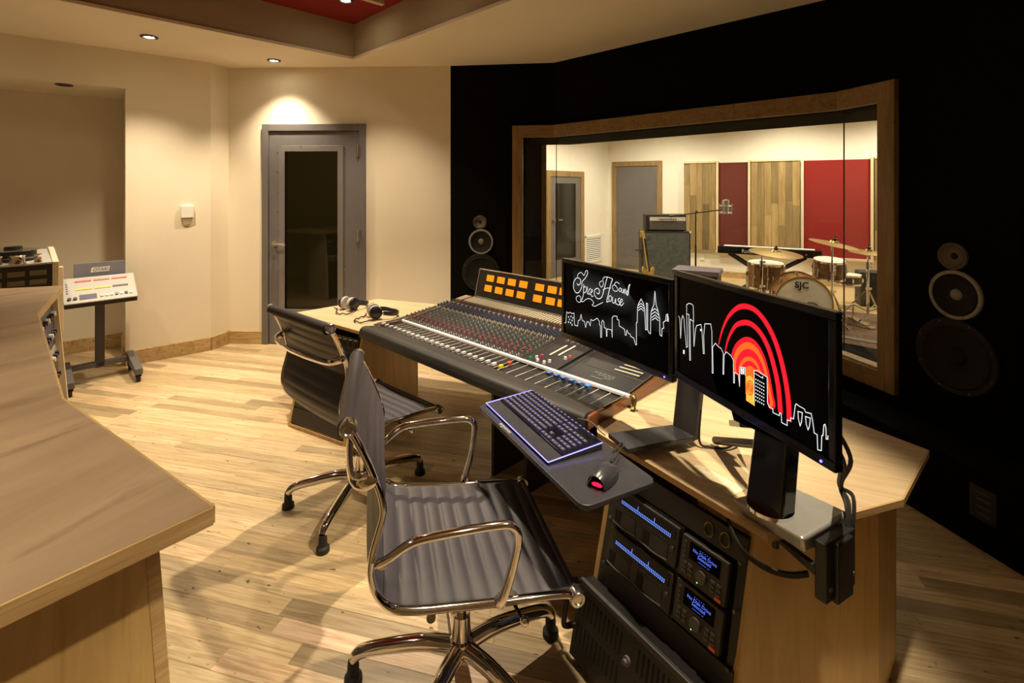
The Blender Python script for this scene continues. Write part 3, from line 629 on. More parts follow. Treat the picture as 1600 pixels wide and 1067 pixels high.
# right rack: top panel, recorders, remotes, blank panels
t = thing('blank_panel', place(MR, WR/2, 0.54), 'black rack panel with two ring sockets under the right worktop', 'rack panel')
mb = MB(MR); mb.bx(0.004, WR-0.004, -0.002, 0.007, 0.560, 0.626); mb.build('faceplate', 'rack_black', t, bevel=0.002)
for x in (WR-0.115, WR-0.065):
    mb = MB(MR); mb.tube([(x+0.014*math.cos(w*PI/8), -0.005, 0.592+0.018*math.sin(w*PI/8)) for w in range(16)], 0.0022, 6, True); mb.build('socket_ring', 'bronze', t)
def recorder(z0, z1, label):
    x0, x1 = 0.035, 0.288; t = thing('hard_disk_recorder', place(MR, 0.16, z0), label, 'recorder', 'recorders in the right rack')
    mb = MB(MR); mb.bx(0.004, x1+0.006, -0.002, 0.007, z0, z1); mb.build('ear_plate', 'rack_black', t)
    mb = MB(MR); mb.bx(x0, x1, -0.014, -0.002, z0+0.006, z1-0.006); fp = mb.build('faceplate', 'gear_face', t, bevel=0.003)
    h = z1-z0
    mb = MB(MR); mb.bx(x0+0.025, x1-0.012, -0.0155, -0.014, z1-0.046, z1-0.012); mb.build('meter_window', 'gear_dark', t)
    mb = MB(MR)
    for c in range(30):
        for rr in range(2):
            x = x0+0.032+c*0.0066; mb.bx(x, x+0.0032, -0.0165, -0.0155, z1-0.044+rr*0.006, z1-0.0405+rr*0.006)
    for c in (10, 20): x = x0+0.032+c*0.0066; mb.bx(x, x+0.0012, -0.0165, -0.0155, z1-0.034, z1-0.022)
    o_ = mb.build('led_meter', 'led_meter', t); o_['kind'] = 'stuff'
    for a, b in ((x0+0.012, x0+0.098), (x0+0.128, x0+0.222)):
        mb = MB(MR); mb.bx(a, b, -0.0155, -0.014, z0+0.014, z1-0.066); dr = mb.build('drive_door', 'gear_face', t, bevel=0.002)
        mb = MB(MR); mb.bx(a, a+0.026, -0.0162, -0.0155, z0+0.016, z1-0.07); mb.build('finger_slot', 'hole', dr)
        mb = MB(MR); mb.tube(catmull([(a-0.004, -0.017, z0+0.014), ((a+b)/2, -0.017, z0+0.010), (b+0.004, -0.017, z0+0.016)], 4), 0.0025, 6); mb.build('door_lip', 'gear_key', dr)
    for c in range(12):
        for (a, b) in ((x0+0.02, x0+0.1), (x0+0.13, x0+0.215)):
            x = a+(b-a)*c/11; mb = MB(MR); mb.bx(x-0.0022, x+0.0022, -0.016, -0.014, z1-0.060, z1-0.056); mb.build('track_button', 'gear_key', t)
    mb = MB(MR); mb.cyl((x1-0.015, -0.014, z0+h*0.45), (0, -1, 0), 0.006, 0.006, 10); mb.build('knob', 'gear_key', t)
recorder(0.432, 0.556, 'upper black disk recorder with blue dotted meters in the right rack')
recorder(0.306, 0.430, 'lower black disk recorder with blue dotted meters in the right rack')
def remote(z0, z1, label):
    x0, x1 = 0.300, WR-0.04; t = thing('recorder_remote', place(MR, 0.39, z0), label, 'remote control', 'recorder remotes in the right rack')
    mb = MB(MR); mb.bx(x0, x1, -0.014, 0.004, z0+0.004, z1-0.004); mb.build('faceplate', 'gear_face', t, bevel=0.003)
    mb = MB(MR); mb.bx(x0+0.028, x1-0.022, -0.0155, -0.014, z1-0.056, z1-0.012); mb.build('display', 'screen_black', t)
    cx, w_ = (x0+x1)/2+0.003, (x1-x0-0.05)
    for i, (s_, sz) in enumerate((('- - - - -', 0.012), ('No Disk Drive', 0.0125), ('Selected', 0.0125), ('-------- --', 0.010))):
        m_ = basis(place(MR, cx, z1-0.019-i*0.0100)+(MR.to_3x3() @ Vector((0, -0.0157, 0))), MR.to_3x3() @ Vector((1, 0, 0)), MR.to_3x3() @ Vector((0, 0, 1)), MR.to_3x3() @ Vector((0, -1, 0)))
        text(s_, sz, m_, 'lettering', 'lcd_blue', t, 0.0002)
    for r_ in range(3):
        for c in range(2):
            for xb in (x0+0.012, x1-0.045):
                mb = MB(MR); mb.bx(xb+c*0.018, xb+c*0.018+0.013, -0.017, -0.014, z0+0.018+r_*0.012, z0+0.025+r_*0.012); mb.build('button', 'gear_key', t)
    for c in range(4): mb = MB(MR); mb.bx(x0+0.010, x0+0.017, -0.016, -0.014, z1-0.062+c*0.013, z1-0.056+c*0.013); mb.build('button', 'gear_key', t)
    mb = MB(MR); mb.cyl(((x0+x1)/2, -0.014, z0+0.036), (0, -1, 0), 0.016, 0.008, 20); mb.build('jog_wheel', 'gear_key', t, smooth=True)
    mb = MB(MR); mb.bx(x1-0.028, x1-0.010, -0.0175, -0.014, z0+0.008, z0+0.015); mb.build('record_button', 'cap_red', t)
    mb = MB(MR); mb.sphere((x0+0.062, -0.0145, z0+0.016), 0.002, 6); mb.build('status_light', 'led_green', t)
remote(0.432, 0.550, 'upper dark remote with lit blue display in the right rack')
remote(0.312, 0.430, 'lower dark remote with lit blue display in the right rack')
t = thing('blank_panel', place(MR, WR/2, 0.07), 'tall black blank panel low in the right rack', 'rack panel')
mb = MB(MR); mb.bx(0.004, WR-0.004, -0.001, 0.007, 0.06, 0.303); mb.build('faceplate', 'rack_black', t, bevel=0.002)
for z in (0.56, 0.60, 0.44, 0.30):
    for x in (0.018, WR-0.018): mb = MB(MR); mb.cyl((x, -0.002, z), (0, -1, 0), 0.005, 0.004, 8); mb.build('rack_screw', 'grey_metal', desk, smooth=True)
# rack-mount computer case standing in front of the lower rack
t = thing('computer_case', MR @ Vector((WR/2, -0.05, 0.0)), 'black rack computer case with slotted front and handle on the floor', 'computer')
CT = 0.238; CY = -0.062
mb = MB(MR); mb.bx(-0.016, WR-0.01, CY+0.006, -0.003, 0.012, CT); mb.build('body', 'black_metal', t, bevel=0.004)
mb = MB(MR); mb.bx(-0.018, WR-0.008, CY-0.004, CY+0.012, CT-0.012, CT+0.004); mb.build('top_lip', 'dark_grey', t, bevel=0.003)
mb = MB(MR); mb.bx(-0.016, WR-0.01, CY, CY+0.006, 0.012, CT-0.012); mb.build('front_panel', 'rack_black', t)
for r_ in range(2):
    for c in range(26):
        if c in (11, 12, 13): continue
        mb = MB(MR); x = 0.0+c*0.0172; mb.bx(x, x+0.0065, CY-0.0012, CY+0.001, 0.145-r_*0.085, 0.205-r_*0.085); mb.build('vent_slot', 'hole', t)
mb = MB(MR); mb.cyl((0.208, CY, 0.15), (0, -1, 0), 0.013, 0.008, 14); mb.cyl((0.208, CY-0.008, 0.15), (0, -1, 0), 0.007, 0.01, 10); mb.build('lock', 'grey_metal', t, smooth=True)
mb = MB(MR); mb.tube(catmull([(-0.012, CY+0.01, CT-0.006), (-0.02, CY-0.028, CT-0.004), (-0.022, CY-0.042, CT-0.02), (-0.022, CY-0.042, 0.12), (-0.02, CY-0.03, 0.098), (-0.012, CY+0.01, 0.10)], 5), 0.009, 10); mb.build('handle', 'black_metal', t, smooth=True)

# ------------------------------------------------------------------ mixing console
CF = frame(OC, TH); CL = 1.655
con = thing('mixing_console', cp(CL/2, 0.5, DT), 'large black mixing console with white faders and amber meter bridge', 'mixing console')
def sz(v): return 0.690 if v < 0.285 else 0.690+(v-0.285)*(0.755-0.690)/(0.91-0.285)
mb = MB(CF); prof = [(0.03, 0.6555), (0.03, 0.684), (0.285, 0.6845), (0.905, 0.7495), (0.98, 0.75), (0.98, 0.6555)]
mb.hexa([(0.018, v, z) for v, z in prof], [(CL-0.018, v, z) for v, z in prof]); mb.build('chassis', 'panel_black', con)
sp = [(0.006, 0.6555), (0.006, 0.69), (0.02, 0.704), (0.05, 0.706), (0.12, 0.699), (0.285, 0.6955), (0.91, 0.7605), (0.985, 0.762), (0.985, 0.6555)]
for x0 in (0.0, CL-0.018):
    mb = MB(CF); mb.hexa([(x0, v, z) for v, z in sp], [(x0+0.018, v, z) for v, z in sp]); mb.build('side_cheek', 'mahogany', con, bevel=0.003)
    mb = MB(CF); mb.tube([(x0+0.009, v, z+0.002) for v, z in sp[4:7]], 0.006, 6); mb.build('cheek_trim', 'brushed', con)
ar = catmull([(0.115, 0.645), (0.0, 0.642), (-0.018, 0.668), (-0.012, 0.698), (0.012, 0.714), (0.05, 0.713), (0.115, 0.698)], 3)
ar = [(p[0], p[1]) for p in [Vector((a_[0], a_[1], 0)) for a_ in [(0.115, 0.643), (0.004, 0.643), (-0.014, 0.652), (-0.016, 0.680), (-0.008, 0.703), (0.008, 0.713), (0.03, 0.714), (0.115, 0.699)]]]
mb = MB(CF); mb.hexa([(-0.004, v, z) for v, z in ar], [(CL-0.012, v, z) for v, z in ar]); mb.build('armrest', 'leather_arm', con, bevel=0.006, seg=3)
def cu(px, v):
    k = (px-800)/FPX; b = OC+V*v; return (k*b.y-b.x)/(U.x-k*U.y)
u0, u1 = cu(593, 0.155), cu(772, 0.155); NCH = 24; pit = (u1-u0)/(NCH-1)
uu0 = u0-pit/2
slp = math.atan2(0.065, 0.625)
for c in range(NCH):                                    # one module strip per channel
    x = uu0+c*pit; vv = [0.125, 0.285, 0.80]
    mb = MB(CF); mb.hexa([(x+0.001, v, sz(v)-0.004) for v in vv]+[(x+0.001, v, sz(v)+0.0015) for v in vv[::-1]], [(x+pit-0.001, v, sz(v)-0.004) for v in vv]+[(x+pit-0.001, v, sz(v)+0.0015) for v in vv[::-1]])
    mod = mb.build('channel_strip', 'panel_black', con)
    mb = MB(CF); mb.bx(x+pit/2-0.0015, x+pit/2+0.0015, 0.135, 0.262, 0.6915, 0.6925); mb.build('fader_slot', 'hole', mod)
    mb = MB(CF); mb.bx(x+pit-0.0035, x+pit-0.0015, 0.135, 0.272, 0.6915, 0.6922); mb.build('fader_line', 'cream_knob', mod)
for c in range(NCH+1):
    last = c == NCH; x = uu0+(c+0.5)*pit; v = 0.155+0.002*math.sin(c*2.1)
    mb = MB(CF); mb.hexa([(x-0.007, v-0.014, 0.6935), (x+0.007, v-0.014, 0.6935), (x+0.007, v+0.014, 0.6935), (x-0.007, v+0.014, 0.6935)], [(x-0.006, v-0.012, 0.7055), (x+0.006, v-0.012, 0.7055), (x+0.006, v+0.012, 0.7055), (x-0.006, v+0.012, 0.7055)])
    mb.build('fader_cap', 'white' if not last else 'cap_yellow', con, bevel=0.001)
mb = MB(CF); x = uu0+(NCH+0.5)*pit; mb.bx(x-0.008, x+0.008, 0.20, 0.226, 0.6925, 0.706); mb.build('fader_cap', 'cap_red', con, bevel=0.001)
def knobs(name, mat_, rows, us, r=0.0062, h=0.011, n=7, jit=0.0):
    mb = MB(CF)
    for v in rows:
        for x in us:
            z = sz(v)+0.001; mb.tube([(x, v, z), (x, v+h*0.1, z+h)], [r, r*0.8], n)
    o_ = mb.build(name, mat_, con); o_['kind'] = 'stuff'
chs = [uu0+(c+0.5)*pit for c in range(NCH)]; chl = [x-pit*0.24 for x in chs]; chr_ = [x+pit*0.24 for x in chs]
knobs('button_field', 'white', [0.306, 0.322, 0.338], chl, 0.0035, 0.008, 6); knobs('button_field', 'knob_grey', [0.306, 0.322, 0.338], chr_, 0.0045, 0.008, 6)
knobs('button_field', 'knob_red', [0.268, 0.276], chl, 0.003, 0.004, 5)
knobs('knob_field', 'knob_red', [0.365, 0.43], chl); knobs('knob_field', 'knob_red', [0.395], chr_)
knobs('knob_field', 'knob_grey', [0.38, 0.41, 0.445, 0.475], chr_, 0.0065); knobs('knob_field', 'knob_green', [0.40, 0.46, 0.49, 0.52, 0.545], chl, 0.0065)
knobs('knob_field', 'knob_grey', [0.505, 0.53, 0.555], chr_, 0.0065); knobs('knob_caps', 'white', [0.4715, 0.5315], chr_, 0.0025, 0.0135, 5)
knobs('button_field', 'cream_knob', [0.585, 0.60], chl, 0.0035, 0.012, 6); knobs('button_field', 'cream_knob', [0.592], chr_, 0.0035, 0.012, 6)
knobs('knob_field', 'knob_blue', [0.625, 0.65, 0.675, 0.70], chl, 0.008, 0.013); knobs('knob_field', 'knob_blue', [0.637, 0.663, 0.69], chr_, 0.0065, 0.013)
knobs('knob_caps', 'white', [0.6635, 0.701], chr_, 0.0022, 0.0145, 5)
knobs('knob_field', 'knob_brown', [0.735, 0.755], chl, 0.006, 0.013); knobs('knob_field', 'knob_brown', [0.745], chr_, 0.0055, 0.013); knobs('knob_caps', 'cream_knob', [0.722], chs, 0.004, 0.008, 6)
mb = MB(CF)
for c in range(NCH*2):
    x = uu0+(c+0.5)*pit/2; mb.hexa([(x-pit*0.12, v, sz(v)) for v in (0.785, 0.885)]+[(x-pit*0.12, v, sz(v)+0.007) for v in (0.885, 0.785)], [(x+pit*0.12, v, sz(v)) for v in (0.785, 0.885)]+[(x+pit*0.12, v, sz(v)+0.007) for v in (0.885, 0.785)])
o_ = mb.build('label_comb', 'comb', con); o_['kind'] = 'stuff'
# master section and right-hand blank plate
ue = uu0+NCH*pit; um = cu(864, 0.29)
mb = MB(CF); vv = [0.30, 0.80]
mb.hexa([(ue+0.004, v, sz(v)-0.003) for v in vv]+[(ue+0.004, v, sz(v)+0.0015) for v in vv[::-1]], [(um, v, sz(v)-0.003) for v in vv]+[(um, v, sz(v)+0.0015) for v in vv[::-1]]); mb.build('master_strip', 'panel_black', con)
for x in (ue+0.03, ue+0.001, um-0.004, um+0.035):
    mb = MB(CF); mb.tube([(x, 0.30, sz(0.30)+0.002), (x, 0.80, sz(0.8)+0.002)], 0.0022, 5); mb.build('trim_line', 'brushed', con)
wm = um-ue
for k, (du, v0, v1) in enumerate(((0.45, 0.42, 0.56), (0.62, 0.44, 0.58))):
    x = ue+wm*du; mb = MB(CF); mb.hexa([(x-0.005, v, sz(v)) for v in (v0, v1)]+[(x-0.005, v, sz(v)+0.006) for v in (v1, v0)], [(x+0.005, v, sz(v)) for v in (v0, v1)]+[(x+0.005, v, sz(v)+0.006) for v in (v1, v0)]); mb.build('label_tape', 'cream_knob', con)
for du, v, mt in ((0.22, 0.335, 'cap_green'), (0.30, 0.36, 'white'), (0.36, 0.385, 'cap_pink'), (0.42, 0.335, 'white'), (0.60, 0.335, 'white'), (0.66, 0.36, 'white'), (0.84, 0.43, 'white'), (0.88, 0.455, 'cap_red')):
    x = ue+wm*du; mb = MB(CF); mb.tube([(x, v, sz(v)), (x, v+0.001, sz(v)+0.013)], [0.0085, 0.007], 10); mb.build('knob', mt, con, smooth=True)
msu = [ue+wm*k for k in (0.3, 0.45, 0.6, 0.75, 0.88)]
knobs('knob_field', 'knob_grey', [0.60, 0.63, 0.66, 0.69, 0.72], msu, 0.006, 0.012); knobs('knob_caps', 'cream_knob', [0.615, 0.675], msu, 0.003, 0.01, 6)
# lower right fader block
ub0, ub1 = cu(858, 0.24), CL-0.03
for k in range(10):
    x = ue+0.03+(CL-0.05-ue-0.03)*k/9.5; mb = MB(CF); mb.bx(x-0.001, x+0.001, 0.125, 0.275, 0.6905, 0.6918); mb.build('fader_line', 'cream_knob', con)
for k, px_ in enumerate((858, 869, 880, 893, 905, 918)):
    x = cu(px_, 0.245); mb = MB(CF); mb.bx(x-0.011, x+0.011, 0.235, 0.258, 0.6915, 0.707); mb.build('fader_cap', 'cap_blue', con, bevel=0.002)
    mb = MB(CF); mb.bx(x+0.004, x+0.010, 0.267, 0.272, 0.6915, 0.697); mb.build('button', 'cap_red', con)
    for q in range(7): mb = MB(CF); mb.bx(x-0.012, x-0.012+0.004+0.003*((q*k) % 3), 0.14+q*0.013, 0.143+q*0.013, 0.6905, 0.6912); mb.build('scale_mark', 'grey_metal', con)
a = um+0.05; b = CL-0.022
mb = MB(CF); mb.hexa([(a, v, sz(v)-0.002) for v in (0.30, 0.44)]+[(a, v, sz(v)+0.0018) for v in (0.44, 0.30)], [(b, v, sz(v)-0.002) for v in (0.30, 0.44)]+[(b, v, sz(v)+0.0018) for v in (0.44, 0.30)]); mb.build('blank_plate', 'panel_black', con)
for v in (0.44,): mb = MB(CF); mb.tube([(a, v, sz(v)+0.002), (b, v, sz(v)+0.002)], 0.0022, 5); mb.build('trim_line', 'brushed', con)
for i, (s_, q, uq, w_) in enumerate((('', 0.355, 0.45, 0.05), ('', 0.37, 0.62, 0.03), ('', 0.385, 0.5, 0.07), ('', 0.40, 0.42, 0.09))):
    x = a+(b-a)*uq; z = sz(q)+0.002; mb = MB(CF)
    for j in range(5): mb.bx(x+j*w_*0.25-0.03, x+j*w_*0.25-0.03+w_*0.18, q-0.003, q+0.003, z, z+0.0008)
    mb.build('legend_mark', 'knob_grey', con)
for k in range(7):
    v = 0.47+k*0.032; mb = MB(CF); mb.tube([(a+0.17+k*0.006, v, sz(v)+0.004), (b-0.035, v, sz(v)+0.004)], 0.0028, 6); mb.build('grille_bar', 'cream_knob', con)
mb = MB(CF); mb.tube([(b-0.033, 0.45, sz(0.45)+0.003), (b-0.033, 0.70, sz(0.70)+0.003)], 0.003, 6); mb.build('trim_line', 'brushed', con)
# scribble strip bar and its drooping end bracket
mb = MB(CF); mb.hexa([(0.004, v, z) for v, z in ((0.276, 0.693), (0.294, 0.694), (0.292, 0.7055), (0.278, 0.7045))], [(CL+0.008, v, z) for v, z in ((0.276, 0.693), (0.294, 0.694), (0.292, 0.7055), (0.278, 0.7045))]); mb.build('scribble_strip', 'strip_white', con, bevel=0.001)
mb = MB(CF); x = CL+0.022
mb.tube(catmull([(x-0.012, 0.285, 0.703), (x+0.004, 0.281, 0.700), (x+0.009, 0.275, 0.686), (x+0.011, 0.270, 0.672), (x+0.010, 0.262, 0.660)], 4), [0.008, 0.009, 0.010, 0.011, 0.012, 0.0125, 0.0125, 0.012, 0.011, 0.010, 0.009, 0.008, 0.008, 0.009, 0.010, 0.011, 0.012][:17], 10); mb.build('strip_bracket', 'bronze', con, smooth=True)
# meter bridge
fb, ft_ = (0.912, 0.757), (0.962, 0.952)
mb = MB(CF); sec = [fb, ft_, (1.0, 0.945), (1.0, 0.757)]
mb.hexa([(0.0, v, z) for v, z in sec], [(CL, v, z) for v, z in sec]); mbr = mb.build('meter_bridge', 'gear_dark', con)
def br(u, k, out): d = Vector((0, ft_[0]-fb[0], ft_[1]-fb[1])); nn = Vector((0, -d.z, d.y)).normalized(); return Vector((u, fb[0], fb[1]))+d*k+nn*out
for (p, q) in (((0, 0), (CL, 0)), ((0, 1), (CL, 1)), ((0, 0), (0, 1)), ((CL, 0), (CL, 1))):
    mb = MB(CF); mb.tube([br(p[0], p[1], 0.001), br(q[0], q[1], 0.001)], 0.0055, 6); mb.build('bridge_trim', 'brushed', mbr)
for r_, ks in ((0.72, (766.5, 783, 800, 818, 843.5, 863)), (0.36, (763, 779.5, 796.5, 814, 840, 860))):
    vv_ = fb[0]+(ft_[0]-fb[0])*r_
    us = [cu(p, vv_) for p in ks]; us += [us[-1]+0.098*(j+1) for j in range(4)]
    for x in us:
        mb = MB(CF); hw = 0.036; hk = 0.112
        mb.hexa([br(x-hw, r_-hk, 0.0005), br(x+hw, r_-hk, 0.0005), br(x+hw, r_+hk, 0.0005), br(x-hw, r_+hk, 0.0005)], [br(x-hw, r_-hk, 0.004), br(x+hw, r_-hk, 0.004), br(x+hw, r_+hk, 0.004), br(x-hw, r_+hk, 0.004)]); vu = mb.build('vu_meter', 'meter_amber', mbr)
        mb = MB(CF); mb.hexa([br(x-hw-0.004, r_-hk-0.03, 0.0004), br(x-hw, r_-hk-0.03, 0.0004), br(x-hw, r_+hk+0.02, 0.0004), br(x-hw-0.004, r_+hk+0.02, 0.0004)], [br(x-hw-0.004, r_-hk-0.03, 0.006), br(x-hw, r_-hk-0.03, 0.006), br(x-hw, r_+hk+0.02, 0.006), br(x-hw-0.004, r_+hk+0.02, 0.006)]); mb.build('meter_bezel', 'gear_dark', vu)
# ------------------------------------------------------------------ monitors
import numpy as np
def homog(src, w, h):
    dst = [(0, h), (w, h), (w, 0), (0, 0)]; A, B = [], []
    for (x, y), (u_, v_) in zip(src, dst):
        A += [[x, y, 1, 0, 0, 0, -u_*x, -u_*y], [0, 0, 0, x, y, 1, -v_*x, -v_*y]]; B += [u_, v_]
    k = np.linalg.solve(np.array(A, float), np.array(B, float))
    def f(x, y, z=0.0):
        d = k[6]*x+k[7]*y+1; return Vector(((k[0]*x+k[1]*y+k[2])/d, (k[3]*x+k[4]*y+k[5])/d, z))
    return f
def monitor(pl, pr, z0, z1, label, logo='ASUS'):
    pl, pr = Vector((*pl, z0)), Vector((*pr, z0)); ex = (pr-pl).normalized(); n = Vector((ex.y, -ex.x, 0)); w = (pr-pl).length; h = z1-z0
    m = basis(pl, ex, -n, (0, 0, 1)); t = thing('computer_monitor', (pl+pr)/2, label, 'monitor', 'computer monitors on the desk')
    bz, bb = 0.018, 0.024
    mb = MB(m); mb.bx(0, w, 0, 0.022, 0, bb); mb.bx(0, w, 0, 0.022, h-bz, h); mb.bx(0, bz, 0, 0.022, bb, h-bz); mb.bx(w-bz, w, 0, 0.022, bb, h-bz); mb.build('bezel', 'gloss_black', t, bevel=0.003)
    mb = MB(m); a = [(0.004, 0.022, 0.004), (w-0.004, 0.022, 0.004), (w-0.004, 0.022, h-0.004), (0.004, 0.022, h-0.004)]; b = [(0.06, 0.058, 0.05), (w-0.06, 0.058, 0.05), (w-0.06, 0.058, h-0.05), (0.06, 0.058, h-0.05)]
    mb.hexa(a, b); mb.build('rear_shell', 'black_plastic', t, bevel=0.004)
    mb = MB(m); mb.bx(w/2-0.05, w/2+0.05, 0.058, 0.075, h*0.5-0.05, h*0.5+0.05); mb.build('mount_plate', 'black_metal', t)
    mb = MB(m); mb.bx(bz, w-bz, 0.005, 0.02, bb, h-bz); mb.build('screen', 'screen_black', t)
    mb = MB(m); mb.sphere((w-0.034, -0.001, bb*0.45), 0.0032, 8); mb.build('power_light', 'led_blue', t, smooth=True)
    text(logo, 0.014, basis(m @ Vector((w/2, -0.0006, bb*0.5)), ex, Vector((0, 0, 1)), n), 'lettering', 'grey_metal', t, 0.0003)
    sm = basis(m @ Vector((bz, 0.0046, bb)), ex, Vector((0, 0, 1)), n); return t, sm, w-2*bz, h-bz-bb
tL, smL, wL, hL = monitor((0.214, 2.14), (0.528, 1.62), 0.903, 1.243, 'left black monitor showing white skyline line drawing and script lettering')
tR, smR, wR, hR = monitor((0.533, 1.620), (0.700, 1.067), 0.925, 1.275, 'right black monitor showing red and orange arcs above a skyline')
fL = homog([(62, 98), (858, 225), (855, 930), (62, 635)], wL, hL); fR = homog([(95, 80), (858, 225), (862, 945), (95, 575)], wR, hR)
def stroke(sm, f, pts, w, name, mat_, t, z=0.0006, smooth=True, closed=False):
    q = [f(*p) for p in pts]; q = catmull(q, 6, closed) if smooth else q
    mb = MB(sm); mb.ribbon([Vector((p.x, p.y, z)) for p in q], w, closed); return mb.build(name, mat_, t, fix=False)
def corners(sm, f, pts, w, name, mat_, t, z=0.0006):   # straight-edged outline
    mb = MB(sm)
    for a, b in zip(pts[:-1], pts[1:]):
        p, q = f(*a), f(*b); d = (q-p); d = d.normalized()*w*0.5 if d.length > 1e-9 else d
        mb.ribbon([Vector((*(p-d).to_2d(), z)), Vector((*(q+d).to_2d(), z))], w)
    return mb.build(name, mat_, t, fix=False)
# soft glow printed on the left screen picture
def glow(sm, f, pts, w, t, c, z):
    q = catmull([f(*p) for p in pts], 4); ns = []; vs, fs, cs = [], [], []
    for i, p in enumerate(q):
        d = q[min(i+1, len(q)-1)]-q[max(i-1, 0)]; n = Vector((-d.y, d.x, 0)).normalized()
        for k, a in ((-1, 0), (-0.5, 0.35), (0, 1), (0.5, 0.35), (1, 0)): vs.append(Vector((p.x, p.y, z))+n*w*k); cs.append((a*c,)*3)
    for i in range(len(q)-1):
        for k in range(4): b = i*5+k; fs.append((b, b+1, b+6, b+5))
    inv = ROOT[t.name].inverted(); me = tinted_mesh('glow_band', [inv @ (sm @ v_) for v_ in vs], fs, cs, 'screen_glow'); o_ = bpy.data.objects.new('glow_band', me); COL.objects.link(o_); o_.parent = t
mg = bpy.data.materials.new('screen_glow'); mg.use_nodes = True; M['screen_glow'] = mg; _t = mg.node_tree; _t.nodes.remove(_t.nodes['Principled BSDF'])
_e = _t.nodes.new('ShaderNodeEmission'); _a = _t.nodes.new('ShaderNodeAttribute'); _a.attribute_name = 'tint'; _tr = _t.nodes.new('ShaderNodeBsdfTransparent'); _ad = _t.nodes.new('ShaderNodeAddShader')
_t.links.new(_a.outputs['Color'], _e.inputs[0]); _t.links.new(_e.outputs[0], _ad.inputs[0]); _t.links.new(_tr.outputs[0], _ad.inputs[1]); _t.links.new(_ad.outputs[0], _t.nodes['Material Output'].inputs[0])
sky = [(62, 568), (72, 565), (78, 480), (90, 492), (100, 483), (120, 492), (133, 488), (137, 580), (160, 588), (165, 545), (178, 538), (186, 495), (195, 540), (212, 550), (220, 595), (232, 548), (245, 553), (255, 580), (260, 530), (275, 540), (290, 530), (308, 518), (325, 545), (324, 568), (332, 575), (334, 665), (341, 665), (343, 545), (350, 532), (358, 545), (362, 588), (375, 595), (378, 655), (382, 655), (382, 598), (418, 605), (421, 662), (421, 510), (432, 495), (458, 495), (460, 520), (472, 525), (475, 570), (490, 578), (515, 595), (520, 640), (528, 640), (533, 600), (545, 625), (558, 630), (562, 648), (585, 660), (592, 685), (600, 712), (606, 710), (605, 540), (612, 535), (615, 420), (620, 395), (642, 350), (660, 385), (668, 430), (672, 500), (675, 590), (685, 590), (682, 380), (692, 385), (692, 590), (700, 610), (713, 620), (715, 490), (720, 440), (740, 390), (748, 285), (757, 390), (770, 430), (785, 500), (785, 625), (800, 635), (802, 575), (815, 570), (812, 525), (830, 510), (835, 465), (845, 458), (855, 515), (838, 512)]
corners(smL, fL, sky, 0.0020, 'skyline_outline', 'px_white', tL)
for (x, y, s) in ((642, 385, 20), (642, 405, 22), (642, 425, 20), (748, 420, 24), (749, 445, 26), (750, 470, 26), (750, 492, 24)):
    corners(smL, fL, [(x-s, y+s*0.8), (x, y), (x+s, y+s*0.9)], 0.0022, 'roof_chevron', 'px_white', tL)
mb = MB(smL)
for x, y in ((92, 520), (110, 515), (125, 525), (100, 540), (118, 545), (92, 560), (108, 565), (118, 580), (845, 480), (845, 500)): p = fL(x, y); mb.bx(p.x-0.002, p.x+0.002, p.y-0.003, p.y+0.003, 0.0002, 0.0006)
mb.build('window_dots', 'px_white', tL)
script = [([(233, 150), (236, 175), (215, 215), (195, 240), (190, 285), (172, 322), (150, 328), (132, 300), (130, 255), (145, 220), (168, 212), (182, 228), (180, 255), (165, 268), (155, 255)], 4.2), ([(233, 150), (222, 155), (208, 190), (188, 168), (165, 182), (158, 205)], 3.2),
 ([(206, 258), (205, 300), (203, 345), (190, 388)], 4), ([(205, 290), (218, 275), (228, 298), (216, 325), (206, 318)], 3.6), ([(234, 275), (233, 325), (245, 335)], 4), ([(260, 290), (247, 298), (245, 325), (258, 338)], 4), ([(262, 322), (274, 308), (268, 296), (260, 318), (266, 350), (280, 345)], 3.6),
 ([(190, 385), (175, 402), (155, 392), (150, 365), (170, 350), (186, 365), (182, 388), (200, 396), (225, 375), (255, 370), (282, 400), (270, 418), (290, 426), (320, 410), (352, 392)], 3), ([(345, 225), (330, 235), (325, 250), (340, 275), (355, 250), (352, 210), (370, 192), (400, 196), (425, 205)], 3.2),
 ([(385, 195), (372, 240), (358, 300), (340, 355), (310, 365), (288, 335), (290, 300), (308, 285), (326, 300), (320, 328), (305, 320)], 4.2), ([(425, 205), (408, 260), (392, 330), (380, 385), (395, 382)], 4.6), ([(350, 295), (380, 280), (412, 278)], 3),
 ([(406, 335), (395, 355), (402, 382), (415, 372), (416, 348), (406, 335)], 4), ([(426, 345), (425, 388), (440, 390), (448, 358), (449, 396), (460, 400)], 4), ([(480, 352), (465, 366), (476, 385), (480, 402), (462, 406)], 4), ([(485, 388), (500, 372), (492, 358), (482, 382), (490, 412), (510, 388)], 3.8),
 ([(478, 242), (455, 228), (440, 245), (455, 265), (465, 288), (450, 302), (430, 290), (424, 262), (440, 252), (450, 262)], 3), ([(482, 270), (473, 290), (482, 303), (491, 285), (482, 270)], 3.2), ([(496, 275), (495, 306), (505, 306), (510, 280), (511, 312)], 3.2), ([(516, 318), (517, 285), (525, 285), (527, 320)], 3.2), ([(546, 292), (532, 300), (535, 326), (545, 315), (548, 280), (558, 238)], 3.4), ([(558, 238), (545, 262), (540, 330)], 3)]
for pts, w_ in script: stroke(smL, fL, pts, w_*0.00062, 'script_stroke', 'px_white', tL, 0.0007)
